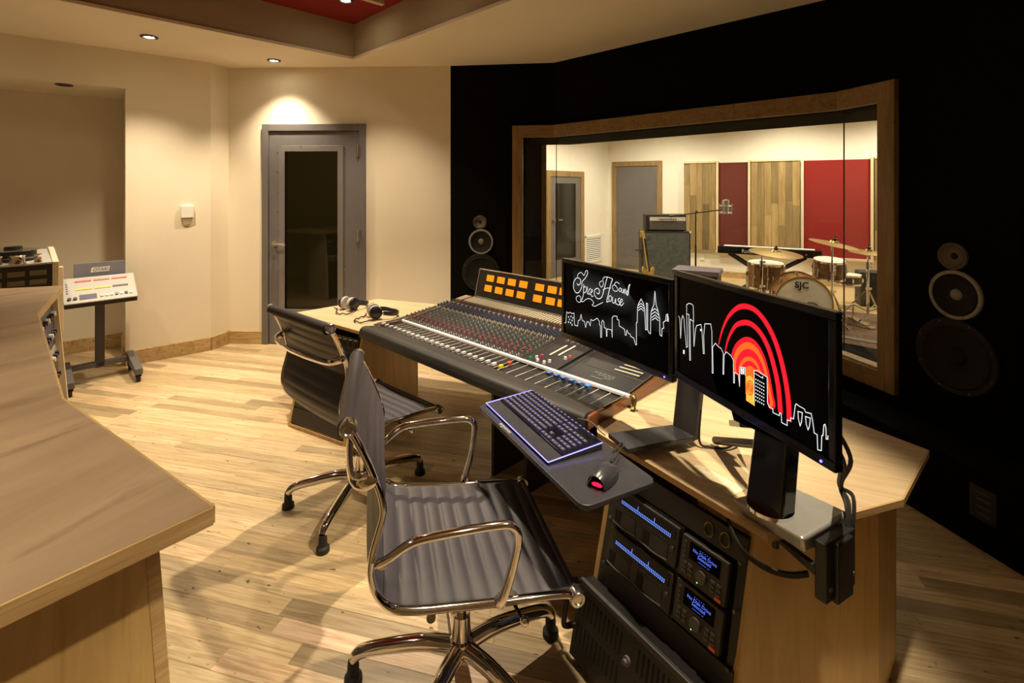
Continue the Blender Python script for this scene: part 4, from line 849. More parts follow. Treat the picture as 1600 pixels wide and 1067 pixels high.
glow(smL, fL, [(130, 260), (210, 265), (300, 300), (400, 320), (500, 340), (545, 300)], 0.07, tL, 0.03, 0.0003); glow(smL, fL, [(65, 560), (200, 560), (330, 590), (420, 580), (500, 600), (600, 660)], 0.05, tL, 0.014, 0.00032); glow(smL, fL, [(615, 640), (640, 420), (700, 500), (748, 330), (790, 600)], 0.05, tL, 0.012, 0.00034)
# right screen
def filled(sm, f, pts, name, mat_, t, z):
    mb = MB(sm); q = [f(*p) for p in pts]; mb.add([Vector((p.x, p.y, z)) for p in q], [list(range(len(q)))]); return mb.build(name, mat_, t, fix=False)
b1 = [(301, 415), (318, 340), (350, 265), (395, 215), (440, 202), (490, 220), (540, 275), (585, 360), (620, 470), (645, 590), (657, 690), (660, 775)]
b2 = [(333, 450), (350, 380), (385, 310), (430, 287), (470, 293), (515, 335), (555, 410), (585, 510), (605, 610), (616, 735)]
def band(pts, w0, w1, mat_, z):
    q = catmull([fR(*p) for p in pts], 6); n = len(q)
    mb = MB(smR); mb.ribbon([Vector((p.x, p.y, z)) for p in q], [min(w1, w0+(w1-w0)*i/(n*0.3)) for i in range(n)]); mb.build('arc_band', mat_, tR, fix=False)
band(b1, 0.003, 0.0145, 'px_red', 0.0003); band(b2, 0.003, 0.0145, 'px_red', 0.0003)
d0 = [(365, 470), (385, 405), (425, 365), (465, 362), (505, 395), (540, 465), (562, 550), (578, 640), (584, 718), (480, 700), (400, 600), (375, 540)]
ctr = (470, 640)
for k, (s, mt) in enumerate(((1.0, 'px_red'), (0.90, 'px_orange'), (0.78, 'px_red'), (0.64, 'px_orange'), (0.56, 'px_red'), (0.47, 'px_orange'))):
    pts = [((x-ctr[0])*s+ctr[0]+(1-s)*2, (y-ctr[1])*s+ctr[1]) for x, y in d0]
    q = catmull([fR(*p) for p in pts], 4, True); mb = MB(smR); mb.add([Vector((p.x, p.y, 0.0004+k*0.0001)) for p in q], [list(range(len(q)))]); mb.build('sun_disc', mt, tR, fix=False)
for pts in ([(270, 570), (275, 430), (285, 408), (300, 425), (312, 432), (325, 450), (326, 565), (332, 565), (334, 450), (345, 450), (370, 465), (380, 490), (380, 605), (384, 605), (385, 548), (405, 560), (410, 620), (411, 520), (438, 520), (440, 690), (300, 690)], [(486, 715), (484, 530), (552, 560), (553, 690), (560, 720), (640, 800), (520, 800)], [(440, 690), (485, 715), (560, 715), (630, 790), (660, 790), (660, 900), (380, 800), (340, 650)]):
    filled(smR, fR, pts, 'building_shape', 'px_black', tR, 0.0011)
filled(smR, fR, [(443, 565), (463, 558), (484, 580), (487, 715), (470, 705), (443, 690)], 'lit_tower', 'px_yellow', tR, 0.00125)
for k, s in enumerate((1.0, 0.62, 0.3)):
    q = catmull([fR(463+17*s*math.cos(w*PI/4), 622+36*s*math.sin(w*PI/4)) for w in range(8)], 3, True); mb = MB(smR); mb.ribbon([Vector((p.x, p.y, 0.0014)) for p in q], 0.004, True); mb.build('target_ring', 'px_orange', tR, fix=False)
for pts in ([(97, 285), (103, 300), (107, 400), (112, 300), (118, 280), (125, 300), (127, 340), (137, 445), (143, 440), (138, 270), (150, 272), (150, 330), (154, 510), (158, 510), (156, 295), (172, 305), (176, 435), (184, 345), (190, 325), (212, 318), (217, 345), (224, 468), (229, 468), (226, 375), (232, 312), (262, 310), (268, 350), (270, 565), (275, 565), (272, 430), (286, 408), (302, 425), (315, 432), (326, 455), (325, 565), (329, 565), (331, 465), (342, 447), (366, 465), (378, 487), (380, 605), (384, 605), (384, 550), (404, 560), (410, 620), (412, 520), (438, 520), (440, 560)],
            [(138, 270), (138, 222), (150, 213), (166, 217), (172, 225), (174, 305)], [(484, 690), (484, 530), (500, 528), (550, 558), (552, 690), (560, 710), (580, 720), (580, 738), (612, 750), (614, 735), (622, 740), (624, 785), (652, 797), (652, 768), (668, 772), (670, 755), (684, 760), (692, 690), (697, 680), (712, 690), (738, 702), (745, 718), (772, 722), (780, 760), (788, 820), (803, 828), (806, 905), (824, 908), (826, 830), (832, 828), (836, 775), (842, 770), (847, 790), (848, 845), (856, 845), (857, 828)],
            [(706, 718), (728, 722), (724, 770), (717, 792), (708, 755), (706, 718)], [(744, 740), (768, 746), (764, 790), (757, 808), (748, 780), (744, 740)], [(490, 545), (528, 566), (528, 556)]):
    corners(smR, fR, pts, 0.0018, 'skyline_outline', 'px_white', tR, 0.0016)
mb = MB(smR)
for i in range(5):
    for j in range(7):
        p = fR(493+i*10, 575+j*18+i*4.5); mb.bx(p.x-0.0013, p.x+0.0013, p.y-0.0016, p.y+0.0016, 0.0012, 0.0016)
for x in (420, 430): p = fR(x, 540); mb.bx(p.x-0.0025, p.x+0.0025, p.y-0.008, p.y+0.008, 0.0012, 0.0016)
p = fR(123, 470); mb.bx(p.x-0.003, p.x+0.003, p.y-0.006, p.y+0.006, 0.0005, 0.0016); p = fR(210, 347); mb.bx(p.x-0.002, p.x+0.002, p.y-0.003, p.y+0.003, 0.0005, 0.0016)
mb.build('window_dots', 'px_white', tR)

# ------------------------------------------------------------------ sit-stand mount with keyboard tray
mount = thing('desk_mount', (0.72, 1.32, DT), 'sit-stand desk mount with polished base, black column and keyboard tray', 'desk mount')
bo = Vector((0.6165, 1.368, 0)); bex = Vector((0.487, -0.874, 0)).normalized(); bey = Vector((-bex.y, bex.x, 0)); mB = basis(bo, bex, bey, (0, 0, 1))
mb = MB(mB); mb.hexa([(0.02, 0, DT+0.0005), (0.195, 0.0, DT+0.0005), (0.205, 0.19, DT+0.0005), (0.03, 0.185, DT+0.0005)], [(0.0, -0.012, 0.688), (0.200, -0.016, 0.700), (0.205, 0.18, 0.706), (0.045, 0.17, 0.70)]); mb.build('base', 'satin_silver', mount, bevel=0.008, seg=3)
mb = MB(mB); mb.bx(0.206, 0.235, 0.02, 0.15, 0.55, 0.692); mb.bx(0.232, 0.246, 0.05, 0.12, 0.545, 0.69); mb.build('clamp', 'black_metal', mount, bevel=0.004)
for yy in (0.035, 0.135): mb = MB(mB); mb.cyl((0.235, yy, 0.585), (1, 0, 0), 0.006, 0.004, 8); mb.build('clamp_bolt', 'grey_metal', mount, smooth=True)
mb = MB(mB); mb.hexa([(0.206, 0.025, 0.60), (0.206, 0.04, 0.60), (0.09, 0.04, 0.628), (0.09, 0.025, 0.628)], [(0.206, 0.025, 0.622), (0.206, 0.04, 0.622), (0.09, 0.04, 0.634), (0.09, 0.025, 0.634)]); mb.cyl((0.10, 0.032, 0.60), (0, 0, 1), 0.008, 0.035, 8); mb.build('clamp_bracket', 'black_metal', mount)
q0, q1 = Vector((0.683, 1.306, 0.70)), Vector((0.722, 1.300, 1.12)); ax_ = bey
mb = MB(); wv, dv = bex*0.052, ax_*0.03
mb.hexa([q0-wv-dv, q0+wv-dv, q0+wv+dv, q0-wv+dv], [q1-wv*0.8-dv, q1+wv*0.8-dv, q1+wv*0.8+dv, q1-wv*0.8+dv]); mb.build('column', 'gloss_black', mount, bevel=0.008, seg=3)
mb = MB(); mb.tube([q0+Vector((0, 0, -0.004)), q0+Vector((0, 0, 0.006))], 0.058, 20); mb.build('column_collar', 'chrome', mount, smooth=True)
mb = MB(); cb0, cb1 = Vector((0.712, 1.30, 1.095)), Vector((0.62, 1.80, 1.085)); mb.tube([cb0, cb1], 0.022, 8); mb.build('cross_bar', 'black_metal', mount, bevel=0.004)
TZ = 0.70
t0, t1 = P(746, 633, TZ), P(905, 787, TZ); tex = (t1-t0).normalized(); tey = Vector((-tex.y, tex.x, 0)); twd = (t1-t0).length
mT = basis((t0.x, t0.y, 0), tex, tey, (0, 0, 1)); TD = 0.262
def rrect(x0, x1, y0, y1, r, n=5):
    out = []
    for cx, cy, a in ((x1-r, y0+r, -PI/2), (x1-r, y1-r, 0), (x0+r, y1-r, PI/2), (x0+r, y0+r, PI)):
        out += [(cx+r*math.cos(a+k*PI/2/n), cy+r*math.sin(a+k*PI/2/n)) for k in range(n+1)]
    return out
mb = MB(mT); mb.prism(rrect(0, twd+0.02, 0, TD, 0.03), TZ-0.016, TZ); mb.build('keyboard_tray', 'tray_grey', mount, bevel=0.003)
text('ergotron', 0.022, basis(mT @ Vector((0.215, 0.014, TZ+0.0003)), tex, tey, Vector((0, 0, 1))), 'lettering', 'silver_panel', mount, 0.0002)
pa = [P(950, 676, TZ-0.004), P(1050, 663, TZ-0.004), P(1086, 682, TZ-0.004), P(981, 701, TZ-0.004)]
mb = MB(); mb.hexa([p-Vector((0, 0, 0.018)) for p in pa], pa); mb.build('tray_arm', 'tray_grey', mount, bevel=0.003)
mb = MB(); a_, b_ = pa[1], pa[2]; o1 = (b_-a_).normalized(); lean = Vector((0.045, 0.03, 0)); th_ = Vector((0.02, 0.012, 0))
mb.hexa([a_-Vector((0, 0, 0.016)), b_-Vector((0, 0, 0.016)), b_+th_-Vector((0, 0, 0.016)), a_+th_-Vector((0, 0, 0.016))], [a_+lean+Vector((0, 0, 0.30)), b_+lean+Vector((0, 0, 0.30)), b_+lean+th_+Vector((0, 0, 0.30)), a_+lean+th_+Vector((0, 0, 0.30))]); mb.build('tray_riser', 'dark_grey', mount, bevel=0.004)
l0, l1 = P(1118, 688, 0.672), Vector((0.715, 1.37, 0.83))
mb = MB(); mb.tube([l0, l0.lerp(l1, 0.9)], 0.013, 10); mb.build('lift_link', 'black_metal', mount, smooth=True)
l2 = P(1135, 660, 0.69); mb = MB(); mb.box((l2+Vector((0.72, 1.42, 0.86)))/2, (0.05, 0.14, 0.02), (Vector((0.72, 1.42, 0.86))-l2).to_track_quat('Y', 'Z').to_matrix()); mb.build('lift_arm', 'gloss_black', mount, bevel=0.004)
mb = MB(); mb.tube(catmull([P(1095, 640, 0.78), P(1093, 690, 0.675), P(1110, 698, 0.662), P(1135, 700, 0.662), P(1150, 690, 0.672)], 5), 0.004, 6); mb.build('cable_loop', 'rubber', mount, smooth=True)
# paper tape strips on the worktop
for k, (pts, lb) in enumerate((([(1080, 728), (1095, 727), (1165, 765), (1142, 776)], 'worn strip of masking tape leading to the polished mount base'), ([(1043, 736), (1051, 734), (1073, 746), (1066, 748)], 'short scrap of masking tape at the front desk edge'))):
    mb = MB(); q = [P(x, y, DT+0.0004) for x, y in pts]; mb.hexa(q, [p+Vector((0, 0, 0.0008)) for p in q]); o = mb.build('tape_strip', 'paper_tape', None); tag(o, lb, 'tape')
# cables
mb = MB(); c = []
cabs = [[Vector((0.72, 1.13, 0.99)), Vector((0.79, 1.18, 0.89)), P(1312, 758, 0.75), P(1327, 790, 0.73), Vector((0.838, 1.235, 0.655)), P(1313, 862, 0.60), P(1295, 885, 0.585)]]
for k in range(4):
    d = Vector((0.014*(k % 2), 0.012*(k//2)-0.006, 0.006*k)); mb.tube(catmull([p+d*(0.5+0.9*math.sin(i*1.3+k)) for i, p in enumerate(cabs[0])], 6), 0.0052, 6)
o = mb.build('cable_bundle', 'rubber', None, smooth=True); tag(o, 'black cable bundle looping from the right monitor down to the clamp', 'cables')
mb = MB()
for k in range(3):
    d = Vector((0.003*k, 0.004*k, -0.007*k)); mb.tube(catmull([p+d for p in (P(1138, 812, 0.612), P(1150, 842, 0.622), P(1168, 866, 0.61), P(1200, 887, 0.592), P(1235, 896, 0.58), P(1262, 894, 0.58))], 6), 0.0045, 6)
o = mb.build('cable_bundle', 'rubber', None, smooth=True); tag(o, 'black cable bundle sagging from the right rack to the clamp', 'cables')
# ------------------------------------------------------------------ keyboard and mouse
KZ = TZ+0.0012; k0, k1, k2 = P(759.5, 629.7, KZ+0.008), P(856.5, 722.2, KZ+0.008), P(943.5, 693.5, KZ+0.012)
kex = (k1-k0).normalized(); kex = Vector((kex.x, kex.y, 0)).normalized(); key_ = Vector((-kex.y, kex.x, 0)); kw, kd = (k1-k0).length, 0.205
mK = basis((k0.x, k0.y, KZ), kex, key_, (0, 0, 1))
kb = thing('computer_keyboard', (k0.x, k0.y, KZ), 'black backlit keyboard with glowing blue edge on the grey tray', 'keyboard')
mb = MB(mK); mb.hexa([(0, 0, 0.0), (kw, 0, 0), (kw, kd, 0), (0, kd, 0)], [(0, 0, 0.007), (kw, 0, 0.007), (kw, kd, 0.020), (0, kd, 0.020)]); mb.build('body', 'tray_grey', kb, bevel=0.002)
def kz(y): return 0.007+0.013*y/kd
mb = MB(mK); mb.hexa([(0.012, 0.055, kz(0.055)), (kw-0.004, 0.055, kz(0.055)), (kw-0.004, kd-0.004, kz(kd)), (0.012, kd-0.004, kz(kd))], [(0.012, 0.055, kz(0.055)+0.006), (kw-0.004, 0.055, kz(0.055)+0.006), (kw-0.004, kd-0.004, kz(kd)+0.006), (0.012, kd-0.004, kz(kd)+0.006)]); mb.build('key_bed', 'gloss_black', kb, bevel=0.002)
for p, q in (((0, 0, 0.008), (kw, 0, 0.008)), ((0, 0, 0.008), (0, kd, 0.02)), ((kw, 0, 0.008), (kw, kd, 0.02))):
    mb = MB(mK); mb.tube([p, q], 0.0016, 6); mb.build('glow_edge', 'led_line', kb)
def keyrow(y, xs, d=0.0145):
    for x0, x1 in xs:
        z = kz(y)+0.0062
        mb = MB(mK); mb.hexa([(x0-0.0012, y-d/2-0.0012, z), (x1+0.0012, y-d/2-0.0012, z), (x1+0.0012, y+d/2+0.0012, z), (x0-0.0012, y+d/2+0.0012, z)], [(x0-0.001, y-d/2-0.001, z+0.0012), (x1+0.001, y-d/2-0.001, z+0.0012), (x1+0.001, y+d/2+0.001, z+0.0012), (x0-0.001, y+d/2+0.001, z+0.0012)]); 
        kb_glow.append(mb)
        mb = MB(mK); mb.hexa([(x0, y-d/2, z), (x1, y-d/2, z), (x1, y+d/2, z), (x0, y+d/2, z)], [(x0+0.001, y-d/2+0.001, z+0.005), (x1-0.001, y-d/2+0.001, z+0.005), (x1-0.001, y+d/2-0.001, z+0.005), (x0+0.001, y+d/2-0.001, z+0.005)]); kk = mb.build('key', 'dark_grey', kb)
        mb = MB(mK); cx = x0+0.005; mb.bx(cx-0.0022, cx+0.0022, y-0.0012, y+0.0035, z+0.0049, z+0.0053); mb.build('legend', 'led_key', kk)
kb_glow = []
un = 0.0191; X0 = 0.020
def units(x, ws): 
    out = []
    for w_ in ws:
        out.append((x+0.0012, x+w_*un-0.0012)); x += w_*un
    return out
ys = [0.068+i*0.0212 for i in range(6)]
main = [[1.25, 1.25, 1.25, 6.25, 1.25, 1.25, 1.25, 1.25], [2.25]+[1]*10+[2.75], [1.75]+[1]*11+[2.25], [1.5]+[1]*12+[1.5], [1]*13+[2], [1]*14+[1]]
for r_, ws in enumerate(main):
    keyrow(ys[r_], units(X0, ws))
nx = X0+15.3*un; np_ = nx+3.3*un
keyrow(ys[0], units(nx, [1, 1, 1])); keyrow(ys[1], [units(nx, [1, 1, 1])[1]]); keyrow(ys[3], units(nx, [1, 1, 1])); keyrow(ys[4], units(nx, [1, 1, 1])); keyrow(ys[5], units(nx, [1, 1, 1]))
for r_ in range(5): keyrow(ys[r_], units(np_, [2, 1, 1] if r_ == 0 else [1, 1, 1, 1]))
keyrow(0.194, [(X0+i*0.0235, X0+i*0.0235+0.014) for i in range(18)], 0.008)
g = MB()
for q in kb_glow: g.add(q.v, q.f)
o = g.build('key_backlight', 'led_bed', kb); o['kind'] = 'stuff'
mm = basis(P(945, 742, TZ+0.012)-Vector((0, 0, 0.011)), Vector((0.80, -0.6, 0)), Vector((0.6, 0.80, 0)), (0, 0, 1))
ms = thing('computer_mouse', P(945, 742, TZ), 'dark grey mouse with red glowing tail on the keyboard tray', 'mouse')
rows = []
for i in range(13):
    a = i/12; y = -0.058+0.116*a; w_ = 0.033*(max(0.0, 1-abs((a-0.42)/0.60)**2.6))**0.5; hh = 0.040*(max(0.0, 1-abs((a-0.40)/0.62)**2.4))**0.55
    rows.append([Vector((w_*math.cos(PI*k/12), y, 0.002+hh*math.sin(PI*k/12)**0.8)) for k in range(13)])
mb = MB(mm); mb.grid(rows); mb.build('shell', 'tray_grey', ms, smooth=True)
mb = MB(mm); mb.prism([(0.032*math.cos(w*PI/12)*1.0, 0.057*math.sin(w*PI/12)) for w in range(24)], 0.0005, 0.006); mb.build('foot_plate', 'black_plastic', ms)
mb = MB(mm); mb.sphere((0, -0.0495, 0.006), 0.0165, 14, (1.0, 0.45, 0.30)); mb.build('tail_light', 'led_red', ms, smooth=True)
mb = MB(mm); mb.tube([(0.006*math.cos(0), 0.03, 0.036), (0.0, 0.045, 0.034)], 0.004, 8); mb.build('scroll_wheel', 'rubber', ms, smooth=True)
text('Microsoft', 0.010, basis(mm @ Vector((0, -0.040, 0.0285)), mm.to_3x3() @ Vector((1, 0, 0)), mm.to_3x3() @ Vector((0, 0.75, 0.66)), mm.to_3x3() @ Vector((0, -0.66, 0.75))), 'lettering', 'grey_metal', ms, 0.0004)
mb = MB(); mb.tube(catmull([P(960, 717, TZ+0.02), P(968, 704, TZ+0.02), P(975, 696, TZ+0.03), P(972, 692, TZ+0.02), P(966, 697, TZ+0.012), P(958, 705, TZ+0.006)], 5), 0.0022, 6); mb.build('cord', 'rubber', ms, smooth=True)
mb = MB(); mb.tube(catmull([P(903, 654, 0.712), P(918, 657, 0.735), P(928, 663, 0.735), P(938, 674, 0.72), P(946, 680, 0.706)], 5), 0.002, 6); mb.build('cord', 'grey_metal', kb, smooth=True)

# ------------------------------------------------------------------ office chairs
def make_chair():
    t = thing('office_chair', (0, 0, 0)); HW = 0.265
    prof = [(0.0, 0.440), (0.03, 0.452), (0.11, 0.462), (0.217, 0.471), (0.33, 0.484), (0.43, 0.497), (0.485, 0.515), (0.520, 0.555), (0.534, 0.605), (0.530, 0.655), (0.516, 0.705), (0.505, 0.750), (0.512, 0.80), (0.535, 0.865), (0.562, 0.925), (0.586, 0.970)]
    pc = [(0.27-s, z) for s, z in prof]
    line = catmull([Vector((x, 0, z)) for x, z in pc], 8)
    acc = [0.0]
    for a, b in zip(line[:-1], line[1:]): acc.append(acc[-1]+(b-a).length)
    tot = acc[-1]
    def at(l):
        for i in range(len(acc)-1):
            if acc[i+1] >= l: k = (l-acc[i])/(acc[i+1]-acc[i]+1e-9); return line[i].lerp(line[i+1], k), (line[i+1]-line[i]).normalized()
        return line[-1], (line[-1]-line[-2]).normalized()
    rib = 0.047
    def sling(l0, l1, name):
        n = int((l1-l0)/0.0059); upv, dnv = [], []
        for i in range(n+1):
            l = l0+(l1-l0)*i/n; p, d = at(l); nn = Vector((-d.z, 0, d.x))*-1
            if nn.z < 0 and abs(d.x) > 0.7: nn = -nn
            nn = Vector((d.z, 0, -d.x)) if True else nn
            puff = 0.009*abs(math.sin(PI*l/rib))**0.6
            us, ds = [], []
            for k in range(9):
                y = -HW+0.012+(2*HW-0.024)*k/8; e = 1-abs((k-4)/4)**6; sag = -0.006*(1-((k-4)/4)**2)
                us.append(p+nn*(0.004+puff*e+sag)+Vector((0, y, 0))); ds.append(p+nn*(-0.006-puff*0.5*e+sag)+Vector((0, y, 0)))
            upv.append(us); dnv.append(ds)
        mb = MB(); mb.grid(upv); mb.grid([r_[::-1] for r_ in dnv]); 
        mb.grid([[a_[0], b_[0]] for a_, b_ in zip(upv, dnv)]); mb.grid([[a_[-1], b_[-1]] for a_, b_ in zip(upv, dnv)]); mb.grid([upv[0], dnv[0]]); mb.grid([upv[-1], dnv[-1]])
        return mb.build(name, 'leather', t, smooth=True, auto=60)
    ls = next(a for a, p in zip(acc, line) if p.z > 0.535 and p.x < -0.1)
    sling(0.012, ls-0.004, 'seat'); sling(ls+0.002, tot-0.01, 'backrest')
    for s in (-1, 1):
        mb = MB(); mb.tube([Vector((p.x, s*HW, p.z)) for p in line], 0.0125, 10, ry=0.009); mb.build('side_frame', 'chrome', t, smooth=True)
        for p in (line[0], line[-1]):
            c = Vector((p.x, s*(HW+0.012), p.z)); mb = MB(); mb.lathe([(0.021, -0.024), (0.021, 0.0), (0.019, 0.004), (0.012, 0.005), (0.010, 0.002), (0.0, 0.002)], c, (0, s, 0), 18); mb.build('end_cap', 'brushed', t, smooth=True)
        y = s*(HW+0.022); ap = [(-0.245, s*(HW+0.005), 0.635), (-0.225, y, 0.652), (-0.175, y+s*0.01, 0.686), (-0.12, y+s*0.012, 0.695), (0.04, y+s*0.012, 0.694), (0.085, y+s*0.012, 0.682), (0.097, y+s*0.01, 0.645), (0.082, y, 0.56), (0.062, y-s*0.004, 0.498), (0.052, s*(HW+0.006), 0.478)]
        mb = MB(); pts = catmull(ap, 6); n = len(pts); mb.tube(pts, [0.017 if i < 4 or i > n-5 else 0.0135 for i in range(n)], 12, ry=0.0105); mb.build('armrest', 'chrome', t, smooth=True)
        for c in ((-0.238, s*(HW+0.010), 0.640), (0.056, s*(HW+0.010), 0.482)): mb = MB(); mb.cyl(c, (0, s, 0), 0.012, 0.012, 12); mb.build('arm_bolt', 'brushed', t, smooth=True)
    mb = MB(); p = line[-1]; mb.tube([Vector((p.x-0.004, y, p.z-0.004)) for y in (-HW+0.01, HW-0.01)], 0.024, 16); mb.build('top_roll', 'leather', t, smooth=True)
    mb = MB(); p = line[0]; mb.tube([Vector((p.x, y, p.z)) for y in (-HW+0.01, HW-0.01)], 0.014, 12); mb.build('front_roll', 'leather', t, smooth=True)
    # antler stretchers under the seat
    for x in (0.10, -0.12):
        mb = MB(); mb.tube(catmull([(x, -HW, 0.468), (x*0.9, -0.2, 0.452), (x*0.5, -0.06, 0.428), (x*0.45, 0.06, 0.428), (x*0.9, 0.2, 0.452), (x, HW, 0.468)], 5), 0.012, 8); mb.build('stretcher', 'brushed', t, smooth=True)
    mb = MB(); mb.tube(catmull([(-0.252, -HW-0.004, 0.838), (-0.278, -HW-0.006, 0.830), (-0.308, -HW+0.03, 0.822), (-0.322, -0.12, 0.818), (-0.326, 0, 0.817), (-0.322, 0.12, 0.818), (-0.308, HW-0.03, 0.822), (-0.278, HW+0.006, 0.830), (-0.252, HW+0.004, 0.838)], 6), 0.008, 10, ry=0.016); mb.build('back_band', 'chrome', t, smooth=True)
    mb = MB(); mb.lathe([(0.045, 0.395), (0.06, 0.40), (0.06, 0.425), (0.04, 0.432)], n=20); mb.lathe([(0.034, 0.31), (0.036, 0.395)], n=16); mb.build('tilt_housing', 'black_plastic', t, smooth=True)
    mb = MB(); mb.cyl((0, 0, 0.20), (0, 0, 1), 0.014, 0.12, 14); mb.build('gas_piston', 'chrome', t, smooth=True)
    mb = MB(); mb.lathe([(0.030, 0.105), (0.036, 0.11), (0.036, 0.16), (0.029, 0.165), (0.027, 0.235), (0.0, 0.235)], n=20); mb.build('column', 'chrome', t, smooth=True)
    for k in range(5):
        w = 2*PI*k/5+0.3; d = Vector((math.cos(w), math.sin(w), 0)); pts = catmull([d*0.02+Vector((0, 0, 0.135)), d*0.12+Vector((0, 0, 0.138)), d*0.24+Vector((0, 0, 0.118)), d*0.315+Vector((0, 0, 0.098)), d*0.342+Vector((0, 0, 0.072))], 5); n = len(pts)
        mb = MB(); mb.tube(pts, [0.026-0.009*i/(n-1) for i in range(n)], 12); lg = mb.build('leg', 'chrome', t, smooth=True)
        mb = MB(); mb.lathe([(0.016, 0.072), (0.018, 0.05), (0.018, 0.028), (0.027, 0.020), (0.028, 0.001)], d*0.342, n=16); mb.build('glide', 'rubber', lg, smooth=True)
    mb = MB(); mb.tube(catmull([(0.06, -0.05, 0.415), (0.10, -0.15, 0.405), (0.13, -0.22, 0.375)], 4), 0.005, 8); lv = mb.build('lever', 'black_metal', t, smooth=True)
    mb = MB(); mb.sphere((0.135, -0.228, 0.372), 0.013, 12); mb.build('lever_knob', 'chrome', lv, smooth=True)
    return t
chA = make_chair()
fa = math.atan2(0.26, 0.966); fA = Vector((math.cos(fa), math.sin(fa), 0)); la = Vector((-fA.y, fA.x, 0))
tag(chA, 'black ribbed leather office chair nearest the camera, facing the right rack', 'office chair', 'office chairs at the desk')
cA = Vector((0.177, 1.323, 0))+la*0.277-fA*0.27; chA.location = (cA.x, cA.y, 0); chA.rotation_euler = (0, 0, fa)
fbg = math.atan2(0.763, 0.646); fB = Vector((math.cos(fbg), math.sin(fbg), 0)); lb_ = Vector((-fB.y, fB.x, 0))
cB = Vector((-0.363, 2.4636, 0))+lb_*0.272-fB*0.27
chB = dup(chA, (cB.x, cB.y, 0), fbg, label='black ribbed leather armless office chair farther back, its back turned, facing the mixing console')
for ch in list(chB.children):
    if ch.name.startswith('arm'): bpy.data.objects.remove(ch)
for ch in chB.children:
    if ch.name.startswith('leg'): ch.rotation_euler = (0, 0, math.radians(-23))

# ------------------------------------------------------------------ headphones on the desk
def headphones(o, ang, label, flip=1):
    m = frame(o, ang); t = thing('headphones', o, label, 'headphones', 'headphones on the left worktop')
    for s in (-1, 1):
        c = Vector((0, s*0.055, 0.048)); mb = MB(m); mb.lathe([(0.0, 0.018), (0.030, 0.018), (0.043, 0.008), (0.044, -0.006), (0.040, -0.012)], c, (0, s, 0), 22); cup = mb.build('ear_cup', 'black_plastic', t, smooth=True)
        mb = MB(m); mb.lathe([(0.040, -0.010), (0.046, -0.018), (0.044, -0.034), (0.030, -0.036), (0.0, -0.026)], c, (0, s, 0), 22); mb.build('ear_pad', 'velour_grey', t, smooth=True)
        mb = MB(m); mb.tube(catmull([c+Vector((0.0, s*0.014, -0.046)), c+Vector((0.046, s*0.016, 0)), c+Vector((0.055, s*0.010, 0.0))], 4), 0.004, 6); mb.build('yoke', 'black_metal', t, smooth=True)
    mb = MB(m); mb.tube(catmull([(0.05, -0.065, 0.045), (0.10, -0.07, 0.035), (0.145, -0.04, 0.026), (0.158, 0, 0.022), (0.145, 0.04, 0.026), (0.10, 0.07, 0.035), (0.05, 0.065, 0.045)], 5), 0.009, 8, ry=0.016); mb.build('headband', 'black_plastic', t, smooth=True)
    pts = [Vector((-0.03-0.012*math.cos(w*0.5)*0 + 0.0, 0, 0))+Vector((-0.06-0.05*math.sin(w*PI/12), -0.02+w*0.012-0.1, 0.008+0.004*math.cos(w*2.0))) for w in range(20)]
    mb = MB(m); mb.tube(catmull([(0.0, -0.07, 0.01)]+pts, 3), 0.004, 6); mb.build('cord', 'rubber', t, smooth=True)
h1 = P(545, 484, DT); headphones(Vector((h1.x, h1.y, DT+0.001)), math.radians(60), 'grey and black headphones lying farther left on the worktop')
h2 = P(585, 497, DT); headphones(Vector((h2.x, h2.y, DT+0.001)), math.radians(25), 'black and grey headphones with coiled cord nearest the console')

# ------------------------------------------------------------------ rear gear desk at the left
LZ = 0.95; C1, C2, C3, C4 = V2(-0.5596, 0.9203), V2(-1.275, 1.3965), V2(-2.255, 2.342), V2(-2.760, 3.024)
gd = thing('gear_desk', (-1.8, 1.4, 0), 'plywood gear desk with angled worktop at the left edge of the picture', 'desk')
slab([C1, C2, C3, C4, V2(-3.45, 2.80), V2(-3.2, 1.9), V2(-1.9, 0.6), V2(-1.15, 0.18)], LZ-0.032, LZ, 'worktop', 'ply_top', 'ply_edge', gd, 0.005)
d2 = Vector((-0.616, -0.788, 0)); Tp = Vector((-0.685, 0.945, 0)); pn = Vector((-d2.y, d2.x, 0))
up2 = Vector((0, 0, LZ-0.033)); Bp = Tp+Vector((0.03, 0.055, 0))
panel('end_panel', [Bp, Tp+up2, Tp+d2*0.75+up2, Bp+d2*0.8], 0.02, Vector((-0.788, 0.616, 0)), 'ply_side', gd)
panel('edge_strip', [Bp+Vector((0.002, 0.003, 0)), Tp+up2+Vector((0.002, 0.003, 0)), Tp+up2+d2*0.02+Vector((0.001, -0.001, 0)), Bp+d2*0.02+Vector((0.001, -0.001, 0))], 0.024, Vector((-0.788, 0.616, 0)), 'ply_edge', gd)
for a, b in ((C1, C2), (C2, C3), (C3, C4)):
    e = (b-a).normalized(); n_ = Vector((e.y, -e.x)); n_ = n_ if n_.dot(V2(0, 2)-a) < 0 else -n_     # inward
    a3, b3 = Vector((*(a+n_*0.09+e*0.30), 0)), Vector((*(b+n_*0.05-e*0.03), 0)); o3 = Vector((*(-n_*0.03), 0))
    panel('bay_back', [a3+o3, a3+up2, b3+up2, b3+o3], 0.02, Vector((*n_, 0)), 'rack_black', gd)
e = Vector((*(C4-C3), 0)).normalized(); n3 = Vector((e.y, -e.x, 0)); c4 = Vector((*C4, 0))-e*0.02-n3*0.0
out3 = n3 if n3.dot(Vector((0, 2, 0))-c4) > 0 else -n3
panel('end_panel', [c4+out3*0.05, c4-out3*0.02+up2, c4-out3*0.5+up2, c4-out3*0.5], 0.025, -e, 'pale_trim', gd)
